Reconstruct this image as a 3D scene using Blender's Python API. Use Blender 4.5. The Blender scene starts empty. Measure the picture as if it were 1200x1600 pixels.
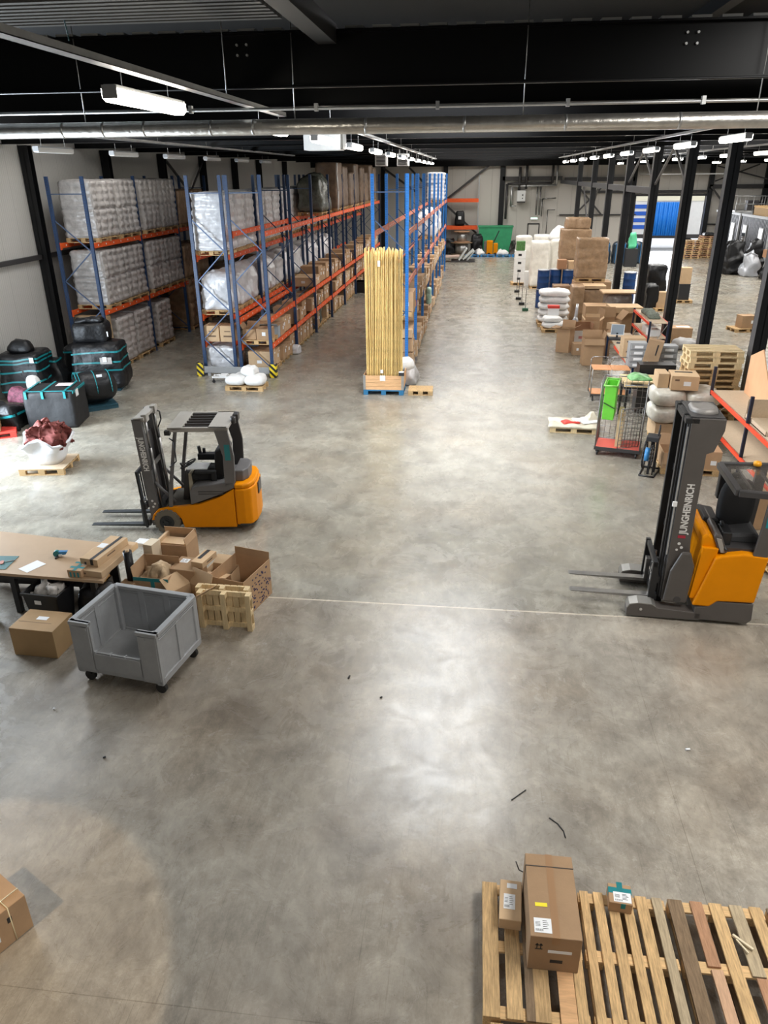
import bpy, math, random
from mathutils import Vector, Matrix, noise
R = random.Random(7)
C = bpy.context.scene.collection
PI = math.pi
sc = bpy.context.scene

# ------------------------------------------------------------------ camera
H = 6.1
pit, yaw, rol = math.radians(24.55), math.radians(6.88), math.radians(-0.5)
fw = Vector((-math.sin(yaw)*math.cos(pit), math.cos(yaw)*math.cos(pit), -math.sin(pit)))
rt = Vector((math.cos(yaw), math.sin(yaw), 0)); up = rt.cross(fw)
rt, up = rt*math.cos(rol)+up*math.sin(rol), -rt*math.sin(rol)+up*math.cos(rol)
cd = bpy.data.cameras.new('camera'); cam = bpy.data.objects.new('camera', cd); C.objects.link(cam)
cd.sensor_fit = 'HORIZONTAL'; cd.sensor_width = 36; cd.lens = 1155/1200*36; cd.clip_end = 400
cam.matrix_world = Matrix(((rt.x, up.x, -fw.x, 0), (rt.y, up.y, -fw.y, 0), (rt.z, up.z, -fw.z, H), (0, 0, 0, 1)))
sc.camera = cam
sc.view_settings.view_transform = 'Standard'; sc.view_settings.look = 'None'
sc.view_settings.gamma = 1; sc.view_settings.use_curve_mapping = False
sc.view_settings.exposure = 0.24

# ------------------------------------------------------------------ world and daylight
w = bpy.data.worlds.new('world'); sc.world = w; w.use_nodes = True
w.node_tree.nodes['Background'].inputs[0].default_value = (0.90, 0.94, 1.0, 1)
w.node_tree.nodes['Background'].inputs[1].default_value = 2.2

def area(name, loc, size, rot, power, col=(1, 0.98, 0.95), vis=True):
    l = bpy.data.lights.new(name, 'AREA'); l.shape = 'RECTANGLE'; l.size, l.size_y = size
    l.energy = power; l.color = col
    o = bpy.data.objects.new(name, l); C.objects.link(o); o.location = loc; o.rotation_euler = rot
    return o
# daylight entering through the roof lights (Z up to the deck), pointing down; the left, near and rear ones are added fill
SKY = [(-0.5, 17.6, 3.4, 10.4), (0.6, 44.5, 8.0, 27.0), (10.5, 45.0, 3.4, 32.0), (14.5, 20.0, 3.0, 12.0), (21.0, 47.0, 3.0, 24.0),
       (-10.6, 18.0, 2.6, 16.0), (5.0, 5.0, 3.0, 6.0), (0.9, 62.0, 2.6, 5.0), (-1.5, -4.6, 4.0, 4.0)]
SKP = [39, 9, 26, 32, 30, 10, 40, 30, 15]
for i, (x, y, a, b) in enumerate(SKY):
    area('skylight_daylight_and_fill', (x, y, 8.02), (a, b), (0, 0, 0), a*b*(SKP[i]), (0.97, 0.985, 1.0) if i == 0 else (1.0, 0.975, 0.93))
# daylight through the open side doors left of the aisle
area('side_door_daylight', (-13.9, 13.6, 2.2), (4.2, 4.6), (0, math.radians(-90), 0), 2300, (0.76, 0.88, 1.0))
# daylight through the dock door
area('dock_daylight', (15.6, 68.6, 2.1), (4.0, 5.2), (math.radians(-90), 0, 0), 550, (0.95, 0.97, 1.0))
# warm spot added out of view to make the lit floor patch
def spot(name, loc, tgt, power, size, blend, rad, col):
    l = bpy.data.lights.new(name, 'SPOT'); l.energy = power; l.spot_size = math.radians(size); l.spot_blend = blend
    l.shadow_soft_size = rad; l.color = col
    o = bpy.data.objects.new(name, l); C.objects.link(o); o.location = loc
    o.rotation_euler = (Vector(tgt)-Vector(loc)).to_track_quat('-Z', 'Y').to_euler()
spot('added_patch_spot', (-5.6, 0.6, 5.6), (-4.75, 2.6, 0), 800, 43, 0.07, 0.05, (1.0, 0.74, 0.45))

# ------------------------------------------------------------------ materials
MATS = {}
def mat(name, col, rough=0.6, metal=0.0, var=None, bump=None, rnd=0.0, spec=0.5, emit=None, coat=0.0, vec='Object', stretch=None, trans=0.0, alpha=1.0):
    if name in MATS: return MATS[name]
    m = bpy.data.materials.new(name); m.use_nodes = True; nt = m.node_tree; N = nt.nodes; L = nt.links
    b = N['Principled BSDF']; b.inputs['Roughness'].default_value = rough; b.inputs['Metallic'].default_value = metal
    b.inputs['Specular IOR Level'].default_value = spec; b.inputs['Coat Weight'].default_value = coat
    b.inputs['Coat Roughness'].default_value = 0.12
    b.inputs['Base Color'].default_value = (*col, 1)
    if trans: b.inputs['Transmission Weight'].default_value = trans
    if alpha < 1: b.inputs['Alpha'].default_value = alpha
    out = None; tc = N.new('ShaderNodeTexCoord'); src = tc.outputs[vec]
    if stretch:
        mp = N.new('ShaderNodeMapping'); mp.inputs['Scale'].default_value = stretch; L.new(src, mp.inputs[0]); src = mp.outputs[0]
    if var:
        n = N.new('ShaderNodeTexNoise'); n.inputs['Scale'].default_value = var[0]; n.inputs['Detail'].default_value = 6
        n.inputs['Roughness'].default_value = 0.65
        L.new(src, n.inputs['Vector'])
        cr = N.new('ShaderNodeValToRGB'); cr.color_ramp.elements[0].position = 0.3; cr.color_ramp.elements[1].position = 0.7
        lo = [c*(1-var[1]) for c in col]; hi = [min(1, c*(1+var[1])) for c in col]
        cr.color_ramp.elements[0].color = (*lo, 1); cr.color_ramp.elements[1].color = (*hi, 1)
        L.new(n.outputs['Fac'], cr.inputs[0]); out = cr.outputs[0]
    if rnd:
        oi = N.new('ShaderNodeObjectInfo'); mr = N.new('ShaderNodeMapRange')
        mr.inputs['To Min'].default_value = 1-rnd; mr.inputs['To Max'].default_value = 1+rnd
        L.new(oi.outputs['Random'], mr.inputs[0]); hs = N.new('ShaderNodeHueSaturation'); L.new(mr.outputs[0], hs.inputs['Value'])
        if out: L.new(out, hs.inputs['Color'])
        else: hs.inputs['Color'].default_value = (*col, 1)
        out = hs.outputs[0]
    if out: L.new(out, b.inputs['Base Color'])
    if bump:
        n2 = N.new('ShaderNodeTexNoise'); n2.inputs['Scale'].default_value = bump[0]; n2.inputs['Detail'].default_value = 4
        L.new(src, n2.inputs['Vector']); bp = N.new('ShaderNodeBump'); bp.inputs['Strength'].default_value = bump[1]
        bp.inputs['Distance'].default_value = 0.02
        L.new(n2.outputs['Fac'], bp.inputs['Height']); L.new(bp.outputs[0], b.inputs['Normal'])
    if emit:
        b.inputs['Emission Color'].default_value = (*emit[0], 1); b.inputs['Emission Strength'].default_value = emit[1]
    MATS[name] = m; return m

def nodes_of(m): return m.node_tree.nodes, m.node_tree.links
card = mat('cardboard', (0.42, 0.27, 0.155), 0.8, var=(3, .10), bump=(60, .05), rnd=.16, spec=.25)
cardl = mat('cardboard_light', (0.56, 0.39, 0.235), 0.8, var=(3, .08), rnd=.10, spec=.25)
cardin = mat('cardboard_inside', (0.36, 0.245, 0.15), 0.85, spec=.2)
tape = mat('brown_tape', (0.33, 0.185, 0.09), 0.35)
teal = mat('teal_tape', (0.008, 0.20, 0.22), 0.35, rnd=.1)
paper = mat('paper', (0.82, 0.83, 0.84), 0.7)
ink = mat('ink', (0.02, 0.02, 0.022), 0.6)
yel = mat('yellow_sticker', (0.85, 0.72, 0.02), 0.6)
wood = mat('pallet_wood', (0.53, 0.35, 0.17), 0.75, var=(5, .38), bump=(40, .15), rnd=.18, stretch=(14, 1.2, 14), spec=.3)
woodx = mat('pallet_wood_cross', (0.60, 0.40, 0.20), 0.75, var=(5, .25), rnd=.12, stretch=(1.2, 14, 14), spec=.3)
wooddk = mat('weathered_wood', (0.22, 0.15, 0.09), 0.8, var=(5, .35), bump=(40, .2), rnd=.2, stretch=(14, 1.2, 14), spec=.3)
woodrd = mat('reddish_wood', (0.42, 0.23, 0.13), 0.8, var=(5, .25), bump=(40, .2), rnd=.1, stretch=(14, 1.2, 14), spec=.3)
ply = mat('plywood', (0.62, 0.42, 0.24), 0.7, var=(2, .12), stretch=(1, 6, 1), spec=.3)
chip = mat('chipboard', (0.56, 0.44, 0.31), 0.7, var=(30, .08), spec=.3)
mdf = mat('table_board', (0.45, 0.31, 0.19), 0.6, var=(2, .06), spec=.35)
crate_w = mat('crate_wood', (0.68, 0.40, 0.20), 0.7, var=(4, .2), stretch=(1, 8, 8), spec=.3)
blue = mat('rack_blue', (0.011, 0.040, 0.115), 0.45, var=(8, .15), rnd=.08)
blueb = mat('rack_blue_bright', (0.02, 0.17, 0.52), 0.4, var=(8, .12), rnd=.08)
brace_m = mat('brace_blue_grey', (0.065, 0.10, 0.18), 0.45, metal=.3)
orange = mat('rack_orange', (0.80, 0.105, 0.015), 0.5, var=(6, .12))
orangeb = mat('shelf_red_orange', (0.80, 0.075, 0.03), 0.5)
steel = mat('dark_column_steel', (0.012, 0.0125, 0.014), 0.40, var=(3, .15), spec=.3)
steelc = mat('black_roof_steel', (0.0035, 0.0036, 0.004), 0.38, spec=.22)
steelg = mat('grey_steel_and_lit_edge', (0.075, 0.075, 0.078), 0.5)
black = mat('black_plastic', (0.012, 0.012, 0.013), 0.45)
rubber = mat('rubber', (0.025, 0.024, 0.022), 0.75, bump=(30, .2))
galv = mat('galvanised', (0.55, 0.55, 0.54), 0.38, metal=.8, var=(4, .15))
alu = mat('duct_foil', (0.62, 0.59, 0.54), 0.33, metal=.85, var=(6, .15), bump=(14, .35))
grey = mat('grey_paint', (0.12, 0.115, 0.115), 0.45, var=(4, .1))
greyd = mat('dark_grey_paint', (0.045, 0.042, 0.042), 0.42, var=(4, .12))
bingrey = mat('bin_grey', (0.33, 0.335, 0.34), 0.5, var=(5, .08), spec=.4)
yellow = mat('truck_yellow', (0.72, 0.24, 0.0), 0.45, var=(3, .05), spec=.15)
white = mat('white_paint', (0.78, 0.78, 0.77), 0.5, var=(3, .04))
film = mat('black_film', (0.007, 0.007, 0.008), 0.42, bump=(11, .6), spec=.4)
sackm = mat('white_film_sack', (0.66, 0.66, 0.68), 0.28, var=(7, .14), bump=(12, .55), rnd=.06, spec=.7)
sackd = mat('grey_film_sack', (0.46, 0.43, 0.41), 0.28, var=(7, .22), bump=(12, .55), rnd=.08, spec=.7)
bagw = mat('white_woven_bag', (0.74, 0.73, 0.71), 0.6, var=(9, .08), bump=(14, .3), rnd=.05)
bagclear = mat('clear_bag_of_fibre', (0.60, 0.57, 0.50), 0.22, var=(4, .25), bump=(8, .5), rnd=.08, spec=.7)
greenfilm = mat('green_grey_film', (0.10, 0.105, 0.085), 0.25, var=(6, .3), bump=(9, .6), spec=.7)
filmcard = mat('wrapped_cardboard', (0.36, 0.235, 0.14), 0.26, var=(5, .25), bump=(10, .35), rnd=.08, spec=.7)
drum_m = mat('drum_blue', (0.012, 0.05, 0.17), 0.32, rnd=.1)
bamboo_m = mat('bamboo', (0.62, 0.42, 0.15), 0.5, var=(3, .25), rnd=.32, stretch=(8, 8, 1.2))
red = mat('red_paint', (0.60, 0.045, 0.03), 0.5)
burg = mat('burgundy_fabric', (0.17, 0.038, 0.030), 0.9, var=(6, .25), bump=(10, .3))
lime = mat('lime_bag', (0.16, 0.62, 0.05), 0.6, var=(5, .12))
glow = mat('lamp_diffuser', (0.9, 0.9, 0.9), 0.5, emit=((1.0, 0.93, 0.80), 15.0))
off = mat('unlit_diffuser', (0.75, 0.75, 0.74), 0.4)
glass = mat('dark_glass', (0.05, 0.06, 0.07), 0.08, spec=.8)
metal = mat('worn_steel', (0.32, 0.31, 0.30), 0.30, metal=.9, var=(6, .2))
forkm = mat('fork_steel', (0.09, 0.10, 0.11), 0.35, metal=.7, var=(6, .2))
chrome = mat('wire_steel', (0.24, 0.235, 0.23), 0.35, metal=.6)
green = mat('green_skip', (0.03, 0.30, 0.13), 0.5, var=(3, .15))
cablue = mat('cable_blue', (0.03, 0.20, 0.45), 0.4)
seatm = mat('seat_fabric', (0.012, 0.012, 0.013), 0.8)

# ------------------------------------------------------------------ mesh helper
class MB:
    def __init__(s): s.v = []; s.f = []; s.m = []; s.s = []
    def add(s, vs, fs, mi=0, sm=False, M=None):
        o = len(s.v)
        s.v += [tuple(M @ Vector(v)) if M is not None else tuple(v) for v in vs]
        s.f += [tuple(i+o for i in f) for f in fs]; s.m += [mi]*len(fs); s.s += [sm]*len(fs); return s
    def box(s, x0, x1, y0, y1, z0, z1, mi=0, M=None):
        return s.add([(x0,y0,z0),(x1,y0,z0),(x1,y1,z0),(x0,y1,z0),(x0,y0,z1),(x1,y0,z1),(x1,y1,z1),(x0,y1,z1)],
                     [(0,3,2,1),(4,5,6,7),(0,1,5,4),(1,2,6,5),(2,3,7,6),(3,0,4,7)], mi, False, M)
    def bar(s, p, q, a, b=None, mi=0, roll=Vector((0,0,1))):
        p, q = Vector(p), Vector(q); b = b or a; d = (q-p).normalized()
        u = d.cross(roll);
        if u.length < 1e-3: u = d.cross(Vector((1,0,0)))
        u.normalize(); v = u.cross(d)
        vs = [t+u*i*a/2+v*j*b/2 for t in (p, q) for i, j in ((-1,-1),(1,-1),(1,1),(-1,1))]
        return s.add(vs, [(0,1,2,3),(7,6,5,4),(0,4,5,1),(1,5,6,2),(2,6,7,3),(3,7,4,0)], mi)
    def cyl(s, p, q, r0, r1=None, n=12, mi=0, sm=True):
        p, q = Vector(p), Vector(q); r1 = r0 if r1 is None else r1; d = (q-p).normalized()
        u = d.cross(Vector((0,0,1)))
        if u.length < 1e-3: u = Vector((1,0,0))
        u.normalize(); v = u.cross(d)
        vs = [t+(u*math.cos(2*PI*k/n)+v*math.sin(2*PI*k/n))*r for t, r in ((p, r0), (q, r1)) for k in range(n)]
        s.add(vs, [((k+1) % n, k, n+k, n+(k+1) % n) for k in range(n)], mi, sm)
        o = len(s.v)-2*n
        s.f += [tuple(o+k for k in range(n)), tuple(o+n+k for k in reversed(range(n)))]; s.m += [mi]*2; s.s += [False]*2
        return s
    def tube(s, pts, r, n=6, mi=0):
        for a, b in zip(pts[:-1], pts[1:]): s.cyl(a, b, r, r, n, mi)
        return s
    def prism(s, poly, y0, y1, mi=0, axis='y', M=None):
        n = len(poly)
        f = {'y': lambda a, b, t: (a, t, b), 'x': lambda a, b, t: (t, a, b), 'z': lambda a, b, t: (a, b, t)}[axis]
        vs = [f(a, b, t) for t in (y0, y1) for a, b in poly]
        fs = [tuple(range(n)), tuple(n+k for k in reversed(range(n)))] + [((k+1) % n, k, n+k, n+(k+1) % n) for k in range(n)]
        return s.add(vs, fs, mi, False, M)
    def lathe(s, prof, n=16, c=(0,0,0), mi=0, M=None, sm=True):
        vs = [(c[0]+r*math.cos(2*PI*k/n), c[1]+r*math.sin(2*PI*k/n), c[2]+z) for r, z in prof for k in range(n)]
        m = len(prof)
        fs = [(j*n+k, j*n+(k+1) % n, (j+1)*n+(k+1) % n, (j+1)*n+k) for j in range(m-1) for k in range(n)]
        s.add(vs, fs, mi, sm, M)
        o = len(s.v)-m*n
        s.f += [tuple(o+k for k in reversed(range(n))), tuple(o+(m-1)*n+k for k in range(n))]; s.m += [mi]*2; s.s += [False]*2
        return s
    def mesh(s, name, mats, fix=True):
        me = bpy.data.meshes.new(name); me.from_pydata(s.v, [], s.f)
        for m in (mats if isinstance(mats, (list, tuple)) else [mats]): me.materials.append(m)
        me.polygons.foreach_set('material_index', s.m); me.polygons.foreach_set('use_smooth', s.s)
        if fix:
            import bmesh
            bm = bmesh.new(); bm.from_mesh(me); bmesh.ops.recalc_face_normals(bm, faces=bm.faces); bm.to_mesh(me); bm.free()
        me.update(); return me
    def build(s, name, mats, parent=None, loc=(0,0,0), rz=0.0, bev=0.0):
        return obj(name, s.mesh(name, mats), parent, loc, rz, bev)

def obj(name, me, parent=None, loc=(0,0,0), rz=0.0, bev=0.0):
    o = bpy.data.objects.new(name, me); C.objects.link(o); o.location = loc; o.rotation_euler = (0, 0, rz)
    if parent: o.parent = parent
    if bev:
        b = o.modifiers.new('bevel', 'BEVEL'); b.width = bev; b.segments = 2; b.limit_method = 'ANGLE'
    return o
SEEN = {}
def tag(o, label, cat, group=None, kind=None):
    o['label'] = label; o['category'] = cat
    if group: o['group'] = group
    if kind: o['kind'] = kind
    n = len(label.split())
    if n > 16 or n < 4: print('LABEL LENGTH', n, label)
    if label in SEEN and not (group and SEEN[label] == group): print('DUP LABEL', label)
    SEEN[label] = group; return o
def thing(name, label, cat, loc=(0,0,0), rz=0.0, group=None):
    o = bpy.data.objects.new(name, None); C.objects.link(o); o.location = loc; o.rotation_euler = (0,0,rz)
    o.empty_display_size = .2
    return tag(o, label, cat, group)
def struct(o): o['kind'] = 'structure'; return o
def dup(root, loc, rz, label, group=None):
    r = root.copy(); C.objects.link(r); r.location = loc; r.rotation_euler = (0,0,rz)
    for ch in list(root.children):
        c = ch.copy(); C.objects.link(c); c.parent = r
        for g in list(ch.children):
            d = g.copy(); C.objects.link(d); d.parent = c
    if 'group' in r: del r['group']
    return tag(r, label, root['category'], group)

def gridbox(w, d, h, n, fn, mi=0, round_=0.0):
    """closed box of grid faces centred on x,y with its base at z=0; fn moves each point"""
    nx, ny, nz = max(2, round(w*n)), max(2, round(d*n)), max(2, round(h*n)); V = {}; vs = []; fs = []
    def vid(i, j, k):
        key = (i, j, k)
        if key not in V:
            p = Vector((-w/2+w*i/nx, -d/2+d*j/ny, h*k/nz))
            if round_:
                q = Vector((p.x, p.y, p.z-h/2)); e = Vector((w/2-round_, d/2-round_, h/2-round_))
                c = Vector((max(-e.x, min(e.x, q.x)), max(-e.y, min(e.y, q.y)), max(-e.z, min(e.z, q.z)))); t = q-c
                if t.length > 1e-6: q = c+t.normalized()*min(round_, t.length)
                p = Vector((q.x, q.y, q.z+h/2))
            nn = Vector(((i == nx)-(i == 0), (j == ny)-(j == 0), (k == nz)-(k == 0)))
            V[key] = len(vs); vs.append(fn(p, nn))
        return V[key]
    for i in range(nx):
        for j in range(ny):
            fs.append((vid(i,j,0), vid(i,j+1,0), vid(i+1,j+1,0), vid(i+1,j,0))); fs.append((vid(i,j,nz), vid(i+1,j,nz), vid(i+1,j+1,nz), vid(i,j+1,nz)))
    for i in range(nx):
        for k in range(nz):
            fs.append((vid(i,0,k), vid(i+1,0,k), vid(i+1,0,k+1), vid(i,0,k+1))); fs.append((vid(i,ny,k), vid(i,ny,k+1), vid(i+1,ny,k+1), vid(i+1,ny,k)))
    for j in range(ny):
        for k in range(nz):
            fs.append((vid(0,j,k), vid(0,j,k+1), vid(0,j+1,k+1), vid(0,j+1,k))); fs.append((vid(nx,j,k), vid(nx,j+1,k), vid(nx,j+1,k+1), vid(nx,j,k+1)))
    m = MB(); m.add(vs, fs, mi, True); return m

def sackload(w, d, h, rows, cols, seed, amp=.085, n=20, top=.04, front1=True):
    """sacks stacked in courses under stretch film: pillow bulges between grooves"""
    off_ = Vector((seed*7.1, seed*3.3, 0))
    def fn(p, nn):
        cx = 1 if front1 else cols
        s = abs(math.sin(PI*rows*p.z/h))**.38
        tx = abs(math.sin(PI*cx*(p.x/w+.5)))**.38; ty = abs(math.sin(PI*cols*(p.y/d+.5)))**.38
        q = Vector(p)
        sh = noise.noise_vector(p*1.3+off_)*.06
        if nn.x: q.x += nn.x*(amp*(s*ty-1)+.02)
        if nn.y: q.y += nn.y*(amp*(s*tx-1)+.02)
        if nn.z > 0: q.z += top*(tx*ty-1)
        fine = noise.noise_vector(p*7+off_)*.022
        return q+Vector((sh.x, sh.y, 0 if p.z < .02 else sh.z*.5))+fine*(0 if p.z < .01 else 1)
    return gridbox(w, d, h, n, fn)
def lump(w, d, h, seed, taper=0.0, amp=.05, n=14, dome=.0, rd=.12, fs=2.2):
    off_ = Vector((seed*5.7, seed*2.9, seed))
    def fn(p, nn):
        t = p.z/h; k = 1-taper*t*t; q = Vector((p.x*k, p.y*k, p.z))
        if dome: q.z += dome*t*max(0, 1-(2*p.x/w)**2)*max(0, 1-(2*p.y/d)**2)
        g = noise.noise_vector(q*fs+off_)*amp + noise.noise_vector(q*fs*3+off_)*amp*.45
        if p.z < .02: g.z = 0; g *= .5
        q = q+g; q.z = max(q.z, 0); return q
    return gridbox(w, d, h, n, fn, round_=rd)
def pillow(w, d, h, seed, amp=.02, n=14):
    off_ = Vector((seed*5.7, seed*2.9, seed)); vs = []; a, b = 20, 12
    for j in range(b+1):
        ph = PI*j/b-PI/2
        for i in range(a):
            th = 2*PI*i/a
            f = lambda c, e: math.copysign(abs(c)**e, c)
            r = abs(math.cos(ph))**.55
            p = Vector((w/2*r*f(math.cos(th), .5), d/2*r*f(math.sin(th), .5), h/2+h/2*f(math.sin(ph), .8)))
            p += noise.noise_vector(p*6+off_)*amp; p.z = max(0, p.z); vs.append(p)
    fs = [(j*a+i, j*a+(i+1) % a, (j+1)*a+(i+1) % a, (j+1)*a+i) for j in range(b) for i in range(a)]
    m = MB(); m.add(vs, fs, 0, True)
    m.f += [tuple(reversed(range(a))), tuple(b*a+i for i in range(a))]; m.m += [0, 0]; m.s += [True, True]
    return m
CACHE = {}
def cached(key, f, name, mats):
    if key not in CACHE: CACHE[key] = f().mesh(name, mats)
    return CACHE[key]
def text(parent, body, size, M, m, name='lettering', ext=.0015, bold=0.0, sx=1.0):
    cu = bpy.data.curves.new(name, 'FONT'); cu.body = body; cu.size = size; cu.extrude = ext; cu.offset = bold
    cu.align_x = 'LEFT'
    tmp = bpy.data.objects.new('tmp', cu); C.objects.link(tmp); bpy.context.view_layer.update()
    me = bpy.data.meshes.new_from_object(tmp); bpy.data.objects.remove(tmp); me.materials.clear(); me.materials.append(m)
    me.transform(M @ Matrix.Scale(sx, 4, (1, 0, 0))); me.name = name
    return obj(name, me, parent)
# ------------------------------------------------------------------ the hall
ORD = ['first','second','third','fourth','fifth','sixth','seventh','eighth','ninth','tenth','eleventh','twelfth','thirteenth','fourteenth','fifteenth','sixteenth','seventeenth','eighteenth','nineteenth','twentieth']
def floor_mat():
    m = bpy.data.materials.new('polished_concrete'); m.use_nodes = True; N, L = nodes_of(m); b = N['Principled BSDF']
    tc = N.new('ShaderNodeTexCoord'); P = tc.outputs['Object']
    def nz(scale, det=8, rough=.6, st=None, dist=0):
        s = P
        if st: mp = N.new('ShaderNodeMapping'); mp.inputs['Scale'].default_value = st[:3]; mp.inputs['Rotation'].default_value = (0,0,st[3]); L.new(P, mp.inputs[0]); s = mp.outputs[0]
        n = N.new('ShaderNodeTexNoise'); n.inputs['Scale'].default_value = scale; n.inputs['Detail'].default_value = det; n.inputs['Roughness'].default_value = rough
        n.inputs['Distortion'].default_value = dist; L.new(s, n.inputs['Vector']); return n.outputs['Fac']
    def ramp(f, a, b_, ca, cb):
        r = N.new('ShaderNodeValToRGB'); r.color_ramp.elements[0].position = a; r.color_ramp.elements[1].position = b_
        r.color_ramp.elements[0].color = (*ca, 1); r.color_ramp.elements[1].color = (*cb, 1); L.new(f, r.inputs[0]); return r.outputs[0]
    def mix(fac, a, b_, mode='MIX'):
        x = N.new('ShaderNodeMix'); x.data_type = 'RGBA'; x.blend_type = mode
        for s, v in ((0, fac), (6, a), (7, b_)):
            if isinstance(v, float): x.inputs[s].default_value = v
            elif isinstance(v, tuple): x.inputs[s].default_value = (*v, 1)
            else: L.new(v, x.inputs[s])
        return x.outputs[2]
    base = ramp(nz(.22, 6, .6), .35, .65, (.315,.290,.255), (.415,.385,.335))
    med = ramp(nz(1.3, 9, .7, dist=.6), .35, .68, (.66,.64,.62), (1.16,1.15,1.12))
    c = mix(1.0, base, med, 'MULTIPLY')
    fine = ramp(nz(9, 8, .75, (1,.5,1,.5)), .34, .66, (.78,.77,.76), (1.14,1.14,1.13))
    c = mix(1.0, c, fine, 'MULTIPLY')
    scr = ramp(nz(3.2, 5, .7, (9,.35,1,.7), .3), .62, .74, (0,0,0), (1,1,1)); c = mix(scr, c, mix(1.0, c, (.84,.83,.82), 'MULTIPLY'))
    scr2 = ramp(nz(3.2, 5, .7, (8,.35,1,-1.1), .3), .62, .74, (0,0,0), (1,1,1)); c = mix(scr2, c, mix(1.0, c, (1.12,1.12,1.11), 'MULTIPLY'))
    for ang, w1 in ((.25, 30), (1.25, 26), (-.6, 34)):
        th = ramp(nz(2.2, 3, .5, (w1,.5,1,ang), .12), .66, .70, (0,0,0), (1,1,1)); c = mix(th, c, mix(1.0, c, (.80,.79,.78), 'MULTIPLY'))
    spk = ramp(nz(34, 8, .8), .30, .70, (.86,.855,.85), (1.10,1.10,1.10)); c = mix(1.0, c, spk, 'MULTIPLY')
    brn = ramp(nz(.35, 6, .6), .45, .60, (1,1,1), (1.02,.975,.93)); c = mix(1.0, c, brn, 'MULTIPLY')
    scf = ramp(nz(2.1, 10, .78, (1,1,1,.5), .3), .60, .68, (0,0,0), (1,1,1)); c = mix(scf, c, mix(1.0, c, (.87,.85,.835), 'MULTIPLY'))
    # dusty light and dark worn patches
    pt = ramp(nz(.9, 10, .72, (1,1,1,0), 1.2), .50, .78, (0,0,0), (1,1,1)); c = mix(pt, c, mix(1.0, c, (.78,.75,.73), 'MULTIPLY'))
    sp = ramp(nz(26, 2, .5), .76, .79, (0,0,0), (1,1,1)); c = mix(sp, c, mix(1.0, c, (.62,.60,.58), 'MULTIPLY'))
    # the slab beyond the joint has a cooler tone; a thin pale joint line between them
    sx = N.new('ShaderNodeSeparateXYZ'); L.new(P, sx.inputs[0])
    def step(sock, e, lo=True):
        t = N.new('ShaderNodeMath'); t.operation = 'GREATER_THAN'; t.inputs[1].default_value = e; L.new(sock, t.inputs[0]); return t.outputs[0]
    far = step(sx.outputs[1], 9.84); c = mix(far, c, mix(1.0, c, (.87,.895,.885), 'MULTIPLY'))
    def line(sock, e, wd):
        a = N.new('ShaderNodeMath'); a.operation = 'SUBTRACT'; a.inputs[1].default_value = e; L.new(sock, a.inputs[0])
        bb = N.new('ShaderNodeMath'); bb.operation = 'ABSOLUTE'; L.new(a.outputs[0], bb.inputs[0])
        d = N.new('ShaderNodeMath'); d.operation = 'LESS_THAN'; d.inputs[1].default_value = wd; L.new(bb.outputs[0], d.inputs[0]); return d.outputs[0]
    c = mix(line(sx.outputs[1], 9.84, .014), c, (.60,.53,.43))
    for sock, e, wd in ((sx.outputs[0], -6.35, .005), (sx.outputs[1], 3.55, .004), (sx.outputs[1], 26.0, .012), (sx.outputs[0], 2.35, .004)):
        c = mix(line(sock, e, wd), c, mix(1.0, c, (.72,.70,.68), 'MULTIPLY'))
    # rubbed tyre tracks down the aisle
    w_ = N.new('ShaderNodeMath'); w_.operation = 'ABSOLUTE'; s_ = N.new('ShaderNodeMath'); s_.operation = 'SUBTRACT'; s_.inputs[1].default_value = .6
    L.new(sx.outputs[0], s_.inputs[0]); L.new(s_.outputs[0], w_.inputs[0])
    L.new(c, b.inputs['Base Color'])
    rr = N.new('ShaderNodeMapRange'); L.new(nz(1.6, 9, .72, dist=.8), rr.inputs[0]); rr.inputs['From Min'].default_value = .3; rr.inputs['From Max'].default_value = .7
    rr.inputs['To Min'].default_value = .16; rr.inputs['To Max'].default_value = .38; L.new(rr.outputs[0], b.inputs['Roughness'])
    b.inputs['Specular IOR Level'].default_value = .7
    bp = N.new('ShaderNodeBump'); bp.inputs['Strength'].default_value = .06; bp.inputs['Distance'].default_value = .02; L.new(nz(14, 6, .6), bp.inputs['Height']); L.new(bp.outputs[0], b.inputs['Normal'])
    return m
struct(MB().box(-14.3, 36, -8, 68.2, -.3, 0).build('floor', floor_mat()))
asph = mat('asphalt_outside', (.42, .42, .42), .8, var=(3, .1))
struct(MB().box(-14.3, 60, 68.3, 110, -1.2, -.25).build('ground_outside', asph))

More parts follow.
